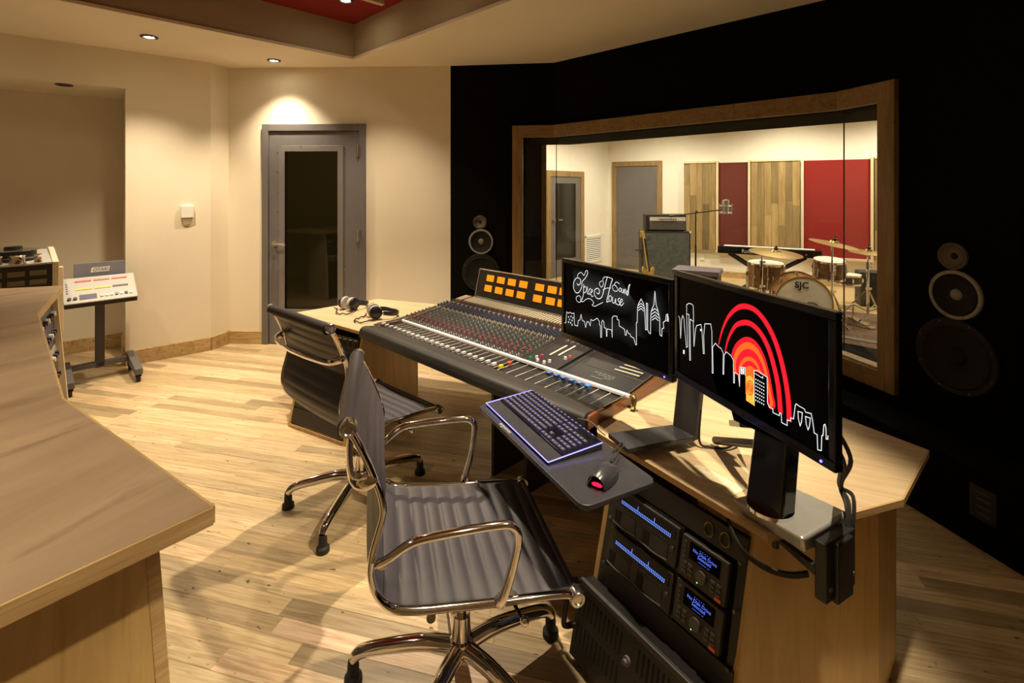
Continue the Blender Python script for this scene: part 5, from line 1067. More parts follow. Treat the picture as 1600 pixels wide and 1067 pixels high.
# outboard units in the far bay
Bq = Vector((*C3, 0))-out3*0.045+e*0.10+out3*0.05; Tq = Bq-out3*0.06
ezz = (Tq-Bq+Vector((0, 0, 0.9))).normalized(); MG = basis(Bq, e, ezz.cross(e), ezz); sg = -1 if (ezz.cross(e)).dot(out3) > 0 else 1
if sg < 0: MG = basis(Bq, e, -ezz.cross(e), ezz)
for k, (a, b, mt, lb) in enumerate(((0.62, 0.88, 'blue_gear', 'dark blue outboard preamp with white knobs in the left gear desk'), (0.52, 0.61, 'silver_panel', 'silver outboard unit below the dark blue preamp'), (0.38, 0.51, 'gear_key', 'grey outboard unit low in the left gear desk'))):
    t = thing('outboard_unit', MG @ Vector((0.3, 0, a)), lb, 'outboard gear', 'outboard units in the left gear desk')
    mb = MB(MG); mb.bx(0.02, 0.70, -0.012, 0.03, a, b); mb.build('faceplate', mt, t, bevel=0.003)
    for c in range(9):
        for r_ in range(2 if k == 0 else 1):
            x = 0.09+c*0.07; z = a+(b-a)*(0.3+0.4*r_ if k == 0 else 0.5); mb = MB(MG); mb.tube([(x, -0.012, z), (x, -0.030, z)], [0.017, 0.014], 12); mb.build('knob', 'white' if (c+r_) % 3 == 0 else 'black_plastic', t, smooth=True)

# ------------------------------------------------------------------ tape machine
to = Vector((-3.21, 3.44, 0)); mTM = basis(to, V, -U, (0, 0, 1))        # front right corner; x runs along the left wall, y away from the viewer
tm = thing('tape_machine', to-V*0.4-U*0.3, 'cream cabinet tape machine with reels and dark meter bridge behind the gear desk', 'tape machine')
X0, X1, Y0, Y1 = -0.80, 0.0, 0.0, 0.60
mb = MB(mTM); mb.bx(X0, X1, Y0+0.03, Y1-0.06, 0.06, 0.98); mb.build('cabinet', 'cream_cabinet', tm, bevel=0.005)
mb = MB(mTM); sec = [(Y0-0.01, 0.03), (Y1, 0.03), (Y1, 1.09), (Y1-0.16, 1.085), (Y0-0.01, 1.035)]; mb.hexa([(X1+0.001, y, z) for y, z in sec], [(X1+0.035, y, z) for y, z in sec]); mb.build('side_panel', 'cream_cabinet', tm, bevel=0.004)
mb = MB(mTM); mb.bx(X1+0.036, X1+0.07, Y0+0.20, Y0+0.25, 0.5, 0.97); mb.build('side_rail', 'cream_cabinet', tm, bevel=0.004)
mb = MB(mTM); mb.hexa([(X0, Y0, 1.02), (X1, Y0, 1.02), (X1, Y1, 1.062), (X0, Y1, 1.062)], [(X0, Y0, 1.034), (X1, Y0, 1.034), (X1, Y1, 1.076), (X0, Y1, 1.076)]); mb.build('tape_deck', 'silver_panel', tm, bevel=0.003)
mb = MB(mTM); mb.bx(X0, X1-0.002, Y0, Y0+0.03, 0.70, 1.019); mb.build('meter_bridge', 'gear_dark', tm, bevel=0.003)
for r_ in range(4):
    for c in range(7):
        x = X1-0.07-c*0.108; z = 0.965-r_*0.062
        mb = MB(mTM); mb.bx(x-0.042, x+0.042, Y0-0.004, Y0, z-0.016, z+0.019); mb.build('vu_meter', 'vu_off', tm)
for k, x in enumerate((X1-0.19, X1-0.57)):
    c = Vector((x, Y0+0.20, 1.062)); mb = MB(mTM); mb.lathe([(0.0, 0.0), (0.133, 0.0), (0.133, 0.004), (0.11, 0.005), (0.11, 0.05), (0.133, 0.051), (0.133, 0.055), (0.0, 0.055)], c, n=36); rl = mb.build('tape_reel', 'brushed', tm, smooth=True)
    mb = MB(mTM); mb.lathe([(0.113, 0.007), (0.120, 0.008), (0.120, 0.048), (0.113, 0.049)], c, n=36); mb.build('tape_pack', 'gear_dark', rl, smooth=True)
    mb = MB(mTM); mb.lathe([(0.046, 0.055), (0.048, 0.058), (0.046, 0.078), (0.0, 0.08)], c, n=24); mb.build('reel_hub', 'gear_dark', rl, smooth=True)
for x, rr_ in ((X1-0.07, 0.020), (X1-0.17, 0.040), (X1-0.265, 0.024), (X1-0.33, 0.022)):
    mb = MB(mTM); mb.lathe([(rr_*1.15, 0.0), (rr_, 0.006), (rr_*0.9, 0.045), (rr_*1.15, 0.052), (rr_, 0.058), (0, 0.058)], (x, Y0+0.03, 1.036), n=18); mb.build('tape_roller', 'chrome', tm, smooth=True)
mb = MB(mTM); mb.bx(X0, X1-0.37, Y0+0.01, Y0+0.07, 1.036, 1.092); mb.build('head_cover', 'silver_panel', tm, bevel=0.004)
# ------------------------------------------------------------------ remote controller on a wheeled stand
so = Vector((-3.36, 4.02, 0)); sa = TH+PI/2; mS = frame(so, sa)       # faces the console, broad side along the left wall
st = thing('remote_stand', so, 'wheeled black stand holding a white tape machine remote by the niche', 'stand')
mb = MB(mS); mb.box((0, 0.02, 0.37), (0.06, 0.05, 0.56)); mb.build('post', 'dark_grey', st, bevel=0.004)
mb = MB(mS); mb.box((0, 0.02, 0.115), (0.36, 0.05, 0.04)); mb.build('cross_bar', 'grey_metal', st, bevel=0.004)
for s in (-1, 1):
    x = s*0.205; mb = MB(mS); mb.hexa([(x-0.027, -0.34, 0.06), (x+0.027, -0.34, 0.06), (x+0.027, 0.08, 0.085), (x-0.027, 0.08, 0.085)], [(x-0.027, -0.34, 0.11), (x+0.027, -0.34, 0.11), (x+0.027, 0.08, 0.16), (x-0.027, 0.08, 0.16)]); ft2 = mb.build('foot', 'grey_metal', st, bevel=0.005)
    for y in (-0.31, 0.05):
        mb = MB(mS); mb.cyl((x-0.013, y, 0.027), (1, 0, 0), 0.0265, 0.026, 18); mb.bx(x-0.02, x+0.02, y-0.012, y+0.012, 0.04, 0.07); mb.build('caster', 'rubber', ft2, smooth=True)
rc = thing('tape_remote', so+Vector((0, 0, 0.64)), 'white tape machine remote with coloured button rows on the wheeled stand', 'remote control')
tl = math.radians(38); mRm = mS @ Matrix.Translation((0, -0.13, 0.648)) @ Matrix.Rotation(tl, 4, 'X')
mb = MB(mS @ Matrix.Translation((0, -0.13, 0.648))); mb.hexa([(-0.225, -0.005, -0.03), (0.225, -0.005, -0.03), (0.225, 0.25, 0.0), (-0.225, 0.25, 0.0)], [(-0.225, -0.005, 0.012), (0.225, -0.005, 0.012), (0.225, 0.215, 0.165), (-0.225, 0.215, 0.165)]); mb.build('body', 'black_plastic', rc, bevel=0.003)
mb = MB(mRm); mb.bx(-0.228, 0.228, -0.005, 0.268, 0.004, 0.016); mb.build('face_panel', 'silver_panel', rc, bevel=0.004)
for g_ in range(3):
    for c in range(10):
        x = -0.150+g_*0.115+c*0.0102
        for y, mt in ((0.222, 'cap_red'), (0.135, 'cap_yellow' if g_ < 2 else 'dark_grey')):
            mb = MB(mRm); mb.bx(x-0.0034, x+0.0034, y-0.008, y+0.008, 0.016, 0.021); mb.build('track_button', mt, rc)
for c in range(7):
    x = 0.0+c*0.031; mb = MB(mRm); mb.bx(x-0.010, x+0.010, 0.035, 0.058, 0.016, 0.024); mb.build('transport_button', ['cream_knob', 'white', 'white', 'slate_board', 'white', 'blue_gear', 'white'][c], rc, bevel=0.002)
mb = MB(mRm); mb.bx(-0.135, -0.03, 0.025, 0.075, 0.016, 0.019); mb.build('counter_display', 'blue_gear', rc)
for x in (-0.195, -0.16): mb = MB(mRm); mb.cyl((x, 0.04, 0.016), (0, 0, 1), 0.012, 0.012, 14); mb.build('knob', 'black_plastic', rc, smooth=True)
for c in range(5): mb = MB(mRm); mb.bx(-0.210, -0.20, 0.10+c*0.025, 0.108+c*0.025, 0.016, 0.018); mb.build('indicator', 'gear_dark', rc)
mb = MB(mS); mb.box((0.01, 0.10, 0.86), (0.33, 0.012, 0.15)); mb.build('rear_plate', 'slate_board', rc, bevel=0.002)
rt = mS.to_3x3(); mb = MB(mS); mb.hexa([(-0.052, 0.0935, 0.855), (0.066, 0.0935, 0.855), (0.074, 0.0935, 0.895), (-0.044, 0.0935, 0.895)], [(-0.052, 0.092, 0.855), (0.066, 0.092, 0.855), (0.074, 0.092, 0.895), (-0.044, 0.092, 0.895)]); mb.build('name_plate', 'white', rc)
text('OTARI', 0.034, basis(mS @ Vector((0.011, 0.0915, 0.875)), rt @ Vector((1, 0, 0)), Vector((0, 0, 1)), rt @ Vector((0, -1, 0))), 'lettering', 'slate_board', rc, 0.0006, shear=0.2, bold=0.0008)
# ------------------------------------------------------------------ live room beyond the window
F0, F1 = V2(1.9, 9.75), V2(6.6, 6.9); fdir = (F1-F0).normalized(); fn = Vector((fdir.y, -fdir.x))   # fn points back to the camera
Lw = V2(-1.32, 6.46); LH = 3.0
rb = off_poly(-0.15)
wood('live_floor', (0.44, 0.31, 0.15), (0.60, 0.45, 0.24), (1.2, 13, 13), 0.35, rot=-0.24, dark=(0.30, 0.19, 0.08))
lp = [rb[0], rb[1], rb[2], rb[3]+V2(0.1, 0), V2(6.2, 2.4), F1, F0, Lw, V2(-0.95, 5.05)]
struct(fill([lp], -0.002), 'floor', 'live_floor', fix=False)
struct(fill([lp], LH), 'ceiling', 'live_paint', fix=False)
mb = MB(); mb.seg(F0, F1, 0, LH, 0.1); struct(mb, 'wall_live_far', 'live_paint')
mb = MB(); mb.seg(Lw, F0, 0, LH, 0.1); struct(mb, 'wall_live_left', 'live_paint')
mb = MB(); mb.seg(F1, V2(6.2, 2.4), 0, LH, 0.1); mb.seg(V2(6.2, 2.4), rb[3], 0, LH, 0.1); struct(mb, 'wall_live_right', 'live_paint')
def fs(px): k = (px-800)/FPX; return (k*F0.y-F0.x)/(fdir.x-k*fdir.y)
mF = basis((*(F0+fn*0.003), 0), (*fdir, 0), (*(-fn), 0), (0, 0, 1))           # x along far wall, -y into the room
mb = MB(); a = F0+fdir*0.02; mb.seg(F0+fdir*(fs(1040)), F1, 0, 0.10, -0.018); struct(mb, 'baseboard_live', 'oak_trim')
# grey door in the far wall
x0, x1 = fs(957), fs(1035); dr = thing('door_2', (*(F0+fdir*((x0+x1)/2)), 0), kind='structure'); hz = 2.07
mb = MB(mF); mb.bx(x0, x0+0.09, -0.03, 0.0, 0, hz); mb.bx(x1-0.09, x1, -0.03, 0, 0, hz); mb.bx(x0+0.09, x1-0.09, -0.03, 0, hz-0.09, hz); mb.build('door_frame', 'frame_wood_v', dr)
mb = MB(mF); mb.bx(x0+0.09, x1-0.09, -0.012, 0, 0.01, hz-0.09); mb.build('door_leaf', 'door_grey', dr)
mb = MB(mF); mb.cyl((x1-0.15, -0.012, 1.0), (0, -1, 0), 0.028, 0.05, 12); mb.bx(x1-0.24, x1-0.14, -0.065, -0.05, 0.99, 1.01); mb.build('door_handle', 'steel', dr)
# glazed door in the left live wall
ld2 = (F0-Lw).normalized()
def lsx(px): k = (px-800)/FPX; return (k*Lw.y-Lw.x)/(ld2.x-k*ld2.y)
mLw = basis((*Lw, 0), (*ld2, 0), (-ld2.y, ld2.x, 0), (0, 0, 1))
x0, x1 = lsx(853), lsx(911); dr = thing('door_3', (*(Lw+ld2*((x0+x1)/2)), 0), kind='structure'); hz = 1.86
mb = MB(mLw); mb.bx(x0, x0+0.10, -0.03, 0.0, 0, hz); mb.bx(x1-0.10, x1, -0.03, 0, 0, hz); mb.bx(x0+0.1, x1-0.1, -0.03, 0, hz-0.1, hz); mb.build('door_frame', 'frame_wood_v', dr)
mb = MB(mLw); mb.bx(x0+0.10, x0+0.24, -0.014, 0, 0.01, hz-0.1); mb.bx(x1-0.24, x1-0.10, -0.014, 0, 0.01, hz-0.1); mb.bx(x0+0.24, x1-0.24, -0.014, 0, 0.01, 0.3); mb.bx(x0+0.24, x1-0.24, -0.014, 0, hz-0.22, hz-0.1); mb.build('door_leaf', 'door_grey', dr)
mb = MB(mLw); mb.bx(x0+0.24, x1-0.24, -0.008, -0.002, 0.3, hz-0.22); mb.build('pane', 'gloss_black', dr)
mb = MB(mLw); mb.bx(x0+0.27, x0+0.37, -0.07, -0.05, 0.99, 1.01); mb.cyl((x0+0.17, -0.014, 1.0), (0, -1, 0), 0.025, 0.05, 10); mb.build('door_handle', 'steel', dr)
# return-air grille
x0, x1 = lsx(913), lsx(940); vz0, vz1 = 0.15, 0.66; vt = thing('wall_vent', (*(Lw+ld2*((x0+x1)/2)), vz0), 'white slatted air grille low on the live room wall', 'vent')
mb = MB(mLw); mb.bx(x0+0.02, x1-0.02, -0.0015, -0.0005, vz0+0.02, vz1-0.02); mb.build('dark_backing', 'hole', vt); mb = MB(mLw); mb.bx(x0, x0+0.04, -0.02, 0, vz0, vz1); mb.bx(x1-0.04, x1, -0.02, 0, vz0, vz1); mb.bx(x0, x1, -0.02, 0, vz1-0.04, vz1); mb.bx(x0, x1, -0.02, 0, vz0, vz0+0.04); mb.build('grille_frame', 'white', vt)  # near-black sheet paints the shade between the slats
for k in range(12):
    z = vz0+0.05+k*0.036; mb = MB(mLw); mb.hexa([(x0+0.04, -0.016, z), (x1-0.04, -0.016, z), (x1-0.04, -0.002, z+0.018), (x0+0.04, -0.002, z+0.018)], [(x0+0.04, -0.016, z+0.004), (x1-0.04, -0.016, z+0.004), (x1-0.04, -0.002, z+0.022), (x0+0.04, -0.002, z+0.022)]); mb.build('slat', 'white', vt)
# acoustic wall panels
PZ0, PZ1 = 0.46, 2.0
def slats(xa, xb, label, depth=0.06):
    t = thing('acoustic_panel', (*(F0+fdir*((xa+xb)/2)), PZ0), label, 'wall panel', 'wooden acoustic panels on the live room wall'); n = max(3, int((xb-xa)/0.095)); w = (xb-xa)/n
    mb = MB(mF); mb.bx(xa, xb, -depth, 0, PZ0, PZ1); mb.build('backing', 'oak_trim', t)
    for i in range(n):
        zc = rng.uniform(PZ0+0.4, PZ1-0.4)
        for za, zb in ((PZ0+0.003, zc), (zc+0.003, PZ1-0.003)):
            vs, fs_, g_ = [], [], 0.003; dd = depth+0.012+rng.uniform(0, 0.006); xa_, xb_ = xa+i*w+g_/2, xa+(i+1)*w-g_/2
            q = MB(mF); q.bx(xa_, xb_, -dd, -depth, za, zb); v_ = rng.gauss(0.95, 0.16)
            inv = ROOT[t.name].inverted(); me = tinted_mesh('board', [inv @ p for p in q.v], q.f, [(v_, v_*0.99, v_*0.96)]*len(q.v), 'slat_wood'); o = bpy.data.objects.new('board', me); COL.objects.link(o); o.parent = t
    mb = MB(mF); mb.bx(xa, xb, -depth-0.03, 0, PZ1, PZ1+0.03); mb.build('cap_strip', 'pale_trim', t)
def redp(xa, xb, label, mt, recess=0.0):
    t = thing('fabric_panel', (*(F0+fdir*((xa+xb)/2)), PZ0), label, 'wall panel', 'red fabric panels on the live room wall')
    mb = MB(mF); mb.bx(xa+0.035, xb-0.035, -0.04, 0, PZ0, PZ1); mb.build('fabric', mt, t, bevel=0.006)
    for x in (xa, xb-0.035): mb = MB(mF); mb.bx(x, x+0.035, -0.09, 0, PZ0, PZ1+0.03); mb.build('edge_post', 'pale_trim', t)
    mb = MB(mF); mb.bx(xa, xb, -0.09, 0, PZ0-0.03, PZ0); mb.build('bottom_rail', 'pale_trim', t)
slats(fs(1070), fs(1119), 'slatted wood wall panel nearest the grey far door in the live room')
redp(fs(1120), fs(1173), 'narrow dark red fabric wall panel behind the microphone', 'red_fabric_dark')
slats(fs(1174), fs(1250), 'wide slatted wood wall panel between the two red panels')
redp(fs(1252), fs(1364), 'wide bright red fabric wall panel behind the drum kit', 'red_fabric')
slats(fs(1366), fs(1440), 'slatted wood wall panel right of the wide red panel')
# wall socket
ps = F0+fdir*fs(1097); mb = MB(mF); mb.bx(fs(1093), fs(1101), -0.008, 0, 0.26, 0.38); o = mb.build('wall_socket', 'white', None, bevel=0.003); tag(o, 'small white wall socket below the slatted panel', 'wall socket')
# bass amplifier: cabinet and head
ay = 7.7; ac = atY(1041, 430, ay); mA = frame((ac.x, ay, 0), math.radians(-6))
cab = thing('speaker_cabinet', (ac.x, ay, 0), 'large grey-fronted speaker cabinet under an amplifier head in the live room', 'speaker cabinet')
mb = MB(mA); mb.bx(-0.37, 0.37, 0, 0.36, 0.05, 0.875); mb.build('shell', 'tolex', cab, bevel=0.012)
mb = MB(mA); mb.bx(-0.345, 0.345, -0.006, 0.004, 0.075, 0.85); mb.build('grille', 'grille_cloth', cab)
mb = MB(mA); mb.bx(-0.32, -0.255, -0.010, -0.006, 0.75, 0.82); mb.build('badge', 'steel', cab)
for sx in (-1, 1):
    for z in (0.06, 0.865): mb = MB(mA); mb.sphere((sx*0.362, 0.008, z), 0.02, 8); mb.build('corner_guard', 'steel', cab)
    for y in (0.06, 0.30): mb = MB(mA); mb.cyl((sx*0.3-0.015, y, 0.026), (1, 0, 0), 0.025, 0.03, 12); mb.build('caster', 'rubber', cab)
hd = thing('amplifier_head', (ac.x, ay, 0.878), 'grey amplifier head with white control panel on the speaker cabinet', 'amplifier')
mb = MB(mA); mb.bx(-0.31, 0.31, 0.02, 0.30, 0.89, 1.14); mb.build('shell', 'tolex', hd, bevel=0.01)
mb = MB(mA); mb.bx(-0.25, 0.295, 0.012, 0.022, 0.905, 1.03); mb.build('grille', 'head_grille', hd)
mb = MB(mA); mb.bx(-0.25, 0.295, 0.010, 0.022, 1.04, 1.10); mb.build('control_panel', 'white', hd)
for k in range(8): mb = MB(mA); mb.cyl((-0.10+k*0.035, 0.010, 1.068), (0, -1, 0), 0.010, 0.012, 10); mb.build('knob', 'gear_dark', hd)
for x in (-0.26, 0.26): mb = MB(mA); mb.bx(x-0.02, x+0.02, 0.05, 0.27, 0.876, 0.892); mb.build('foot', 'rubber', hd)
# electric guitar on a stand
gp = atY(1009, 430, 7.3); mG_ = frame((gp.x, 7.3, 0), math.radians(10)); gt = thing('electric_guitar', (gp.x, 7.35, 0.12), 'electric guitar with pale neck leaning on a stand before the cabinet', 'guitar')
def gpt(x, y, z): return mG_ @ Vector((0.07+x*0.75, 0.02+z*0.12, z*0.87)) + Vector((0, y, 0))
body = catmull([(0.0, 0.14), (0.11, 0.12), (0.16, 0.20), (0.13, 0.30), (0.10, 0.36), (0.13, 0.45), (0.10, 0.50), (0.05, 0.46), (-0.04, 0.45), (-0.12, 0.50), (-0.13, 0.42), (-0.10, 0.35), (-0.14, 0.27), (-0.15, 0.18), (-0.09, 0.12)], 4, True) if False else catmull([Vector((a, b, 0)) for a, b in [(0.0, 0.14), (0.11, 0.12), (0.16, 0.20), (0.13, 0.30), (0.10, 0.36), (0.13, 0.45), (0.10, 0.48), (0.05, 0.43), (-0.04, 0.43), (-0.10, 0.49), (-0.13, 0.42), (-0.10, 0.35), (-0.14, 0.27), (-0.15, 0.18), (-0.09, 0.12)]], 4, True)
mb = MB(); mb.hexa([gpt(p.x, -0.02, p.y*0.9) for p in body], [gpt(p.x, 0.02, p.y*0.9) for p in body]); mb.build('body', 'guitar_gold', gt)
mb = MB(); mb.tube([gpt(0, -0.03, 0.36), gpt(-0.06, -0.03, 0.92)], 0.022, 8); mb.build('neck', 'guitar_gold', gt)
mb = MB(); mb.tube([gpt(0.006, -0.05, 0.36), gpt(-0.054, -0.05, 0.92)], 0.014, 6); mb.build('fretboard', 'gear_dark', gt)
mb = MB(); mb.hexa([gpt(-0.085, -0.035, 0.92), gpt(-0.03, -0.035, 0.91), gpt(-0.05, -0.035, 1.05), gpt(-0.13, -0.035, 1.06)], [gpt(-0.085, -0.015, 0.92), gpt(-0.03, -0.015, 0.91), gpt(-0.05, -0.015, 1.05), gpt(-0.13, -0.015, 1.06)]); mb.build('headstock', 'guitar_gold', gt)
for k in range(4): mb = MB(); mb.tube([gpt(-0.12, -0.03, 0.94+k*0.03), gpt(-0.15, -0.03, 0.945+k*0.03)], 0.008, 6); mb.build('tuning_peg', 'brass', gt)
gs = thing('guitar_stand', (gp.x, 7.35, 0), 'black guitar stand cradling the electric guitar', 'guitar stand')
for x, y in ((-0.16, -0.2), (0.16, -0.2), (0.0, 0.22)): mb = MB(mG_); mb.tube([(x, y, 0.005), (0, 0.10, 0.30)], 0.010, 6); mb.build('leg', 'black_metal', gs)
mb = MB(mG_); mb.tube([(0, 0.10, 0.28), (0, 0.17, 0.62)], 0.010, 6); mb.tube([(-0.09, 0.03, 0.62), (-0.09, 0.17, 0.62), (0.09, 0.17, 0.62), (0.09, 0.03, 0.62)], 0.008, 6); mb.tube([(-0.12, -0.06, 0.12), (-0.1, 0.09, 0.12), (0.1, 0.09, 0.12), (0.12, -0.06, 0.12)], 0.008, 6); mb.build('yoke', 'black_metal', gs)
# microphone on a boom stand
my = 7.0; mp_ = atY(1087, 430, my); mst = thing('microphone_stand', (mp_.x, my, 0), 'black boom microphone stand right of the speaker cabinet', 'microphone stand')
mb = MB(); mb.tube([(mp_.x, my, 0.03), (mp_.x, my, 0.75)], 0.013, 8); mb.tube([(mp_.x, my, 0.74), (mp_.x, my, 1.22)], 0.009, 8); mb.build('pole', 'black_metal', mst)
mb = MB(); mb.lathe([(0.15, 0.0), (0.15, 0.012), (0.03, 0.03), (0.0, 0.03)], (mp_.x, my, 0), n=24); mb.build('base', 'black_metal', mst)
bA, bB = atY(1046, 338, my-0.05), atY(1126, 328, my-0.05); mb = MB(); mb.tube([bA, bB], 0.008, 8); mb.tube([bA, bA.lerp(bB, 0.12)], 0.018, 8); mb.build('boom', 'black_metal', mst)
mb = MB(); mb.sphere((mp_.x, my-0.03, 1.215), 0.022, 8); mb.build('clutch', 'black_metal', mst)
mc_ = atY(1134, 325, my-0.05); mic = thing('studio_microphone', mc_, 'silver studio microphone in a shock mount against the dark red panel', 'microphone')
K_ = 1.45
mb = MB(); mb.lathe([(0.0, -0.06*K_), (0.028*K_, -0.058*K_), (0.030*K_, 0.01), (0.032*K_, 0.02*K_), (0.032*K_, 0.075*K_), (0.0, 0.085*K_)], mc_, n=16); mb.build('body', 'satin_silver', mic, smooth=True)
for z in (-0.045*K_, 0.02*K_): mb = MB(); mb.tube([mc_+Vector((0.055*K_*math.cos(w*PI/6), 0.055*K_*math.sin(w*PI/6), z)) for w in range(12)], 0.008, 6, True); mb.build('shock_ring', 'satin_silver', mic)
for w in range(4): mb = MB(); d = Vector((math.cos(w*PI/2+0.7), math.sin(w*PI/2+0.7), 0))*0.055*K_; mb.tube([mc_+d+Vector((0, 0, -0.06*K_)), mc_+d*1.1+Vector((0, 0, 0.04*K_))], 0.008, 6); mb.build('shock_post', 'satin_silver', mic)
# padded bench
bq = [P(1062, 431, 0.47), P(1082, 423, 0.47), P(1117, 430, 0.47), P(1100, 440, 0.47)]
bc = sum(bq, Vector())/4; bq = [bc+(q-bc)*1.0 for q in bq]
bn_ = thing('bench_seat', (bc.x, bc.y, 0), 'low bench with mauve padded top behind the monitors', 'bench')
sqc = bc; mbn = frame((bc.x, bc.y, 0), math.radians(-30)); mb = MB(mbn); mb.bx(-0.27, 0.27, -0.19, 0.19, 0.50, 0.56); mb.build('padded_top', 'purple_vinyl', bn_, bevel=0.01)
mb = MB(mbn); mb.bx(-0.25, 0.25, -0.17, 0.17, 0.36, 0.50); mb.build('apron', 'gear_dark', bn_)
for x in (-0.21, 0.21):
    for y in (-0.13, 0.13): mb = MB(mbn); mb.bx(x-0.02, x+0.02, y-0.02, y+0.02, 0.0, 0.36); mb.build('leg', 'gear_dark', bn_)
# stage keyboard on an X stand
ka, kb_ = atY(1121, 392, 7.1), atY(1222, 397, 6.7); ke = (kb_-ka); ke.z = 0; ke.normalize(); kn = Vector((ke.y, -ke.x, 0)); kzt = 0.70
mKy = basis((ka.x, ka.y, 0), ke, -kn, (0, 0, 1)); kbd = thing('stage_keyboard', (ka.x+0.6*ke.x, ka.y+0.6*ke.y, 0.62), 'black stage keyboard on an X-shaped stand in the live room', 'keyboard')
mb = MB(mKy); mb.bx(0, 1.28, 0, 0.30, 0.62, 0.72); mb.build('body', 'gloss_black', kbd, bevel=0.008)
text('Roland', 0.075, basis(mKy @ Vector((0.42, -0.002, 0.665)), ke, Vector((0, 0, 1)), kn), 'lettering', 'white', kbd, 0.001, bold=0.001)
mb = MB(mKy); mb.bx(0.08, 1.2, 0.02, 0.14, 0.72, 0.73); mb.build('key_bank', 'white', kbd)
for x in (0.95, 1.1): mb = MB(mKy); mb.bx(x-0.012, x+0.012, -0.003, 0.0, 0.655, 0.675); mb.build('indicator', 'cap_red', kbd)
ks = thing('keyboard_stand', (ka.x+0.6*ke.x, ka.y+0.6*ke.y, 0), 'black X-shaped stand under the stage keyboard', 'keyboard stand')
for y in (0.05, 0.25):
    for a, b in ((0.15, 1.1), (1.1, 0.15)): mb = MB(mKy); mb.tube([(a, y, 0.61), (b, y, 0.015)], 0.019, 6); mb.build('leg', 'black_metal', ks)
for x in (0.15, 1.1): mb = MB(mKy); mb.tube([(x, 0.02, 0.608), (x, 0.28, 0.608)], 0.012, 6); mb.tube([(x, 0.02, 0.014), (x, 0.28, 0.014)], 0.012, 6); mb.build('cross_bar', 'black_metal', ks)
# ---- drum kit
def drum(c, ax, r, h, name, label, shell='drum_wood', lugs=8, legs=None, front='drum_head'):
    c = Vector(c); ax = Vector(ax).normalized(); t = thing(name, c, label, 'drum', 'drums of the kit in the live room'); x = ax.orthogonal().normalized(); y = ax.cross(x)
    mb = MB(); mb.lathe([(r*0.985, 0.012), (r*0.985, h-0.012)], c, ax, 36); mb.build('shell', shell, t, smooth=True)
    for a, b in ((0.0, 0.022), (h-0.022, h)): mb = MB(); mb.lathe([(r*0.97, a), (r*1.03, a), (r*1.03, b), (r*0.97, b)], c, ax, 36, True); mb.build('hoop', 'chrome' if name != 'bass_drum' else 'brass', t, smooth=True)
    for a in (0.004, h-0.008): mb = MB(); mb.lathe([(0.0, a), (r*0.97, a), (r*0.97, a+0.004), (0.0, a+0.004)], c, ax, 36); mb.build('drum_head', front, t, smooth=True)
    for k in range(lugs):
        w = 2*PI*(k+0.5)/lugs; d = x*math.cos(w)+y*math.sin(w); mb = MB(); mb.tube([c+d*r*1.02+ax*0.03, c+d*r*1.02+ax*(h-0.03)], 0.005, 6); mb.box(c+d*r*1.01+ax*h/2, (0.022, 0.022, 0.045)); mb.build('lug', 'chrome', t)
    return t
bdc = atY(1256, 473, 5.3); bdx = Vector((-0.35, -1, 0)).normalized()
bd = drum(bdc-bdx*0.40+Vector((0, 0, 0)), bdx, 0.272, 0.40, 'bass_drum', 'bass drum with white marbled front head in the live room', lugs=10)
bd['label'] = 'bass drum with white marbled front head in the live room'
rx = Vector((-bdx.y, bdx.x, 0)); text('SJC', 0.095, basis(bdc+bdx*0.003+Vector((0, 0, 0.185))-rx*0.02, rx, Vector((0, 0, 1)), bdx), 'lettering', 'gear_dark', bd, 0.001, bold=0.002)
mb = MB(); hc = bdc+bdx*0.002-Vector((0, 0, 0.06))+rx*0.07; mb.tube([hc+rx*0.07*math.cos(w*PI/10)+Vector((0, 0, 0.07*math.sin(w*PI/10))) for w in range(20)], 0.006, 6, True); mb.build('port_ring', 'gear_dark', bd)
zb = bdc.z-0.29
for s in (-1, 1): mb = MB(); a = bdc-bdx*0.08+rx*s*0.24-Vector((0, 0, 0.12)); mb.tube([a, Vector((a.x+rx.x*s*0.14, a.y+rx.y*s*0.14, 0.008))], 0.009, 6); mb.build('spur', 'chrome', bd)
ftc = atY(1206, 453, 6.05); ftm = drum((ftc.x, ftc.y+0.15, ftc.z), (0, -0.05, 1), 0.207, 0.32, 'floor_tom', 'brown wood floor tom left of the bass drum')
for k in range(3): w = 2*PI*k/3+0.4; mb = MB(); p = Vector((ftc.x+0.22*math.cos(w), ftc.y+0.15+0.22*math.sin(w), 0)); mb.tube([p+Vector((0, 0, 0.005)), p+Vector((0, 0, ftc.z+0.18))], 0.008, 6); mb.build('leg', 'chrome', ftm)
rtc = atY(1305, 437, 5.85); drum((rtc.x, rtc.y+0.12, rtc.z), (-0.03, -0.12, 1), 0.170, 0.228, 'rack_tom', 'brown wood rack tom right of the bass drum', lugs=6)
snc = atY(1333, 446, 6.35); drum((snc.x, snc.y+0.1, snc.z), (0, 0, 1), 0.155, 0.13, 'snare_drum', 'dark snare drum half hidden behind the rack tom', 'gear_dark', 6)
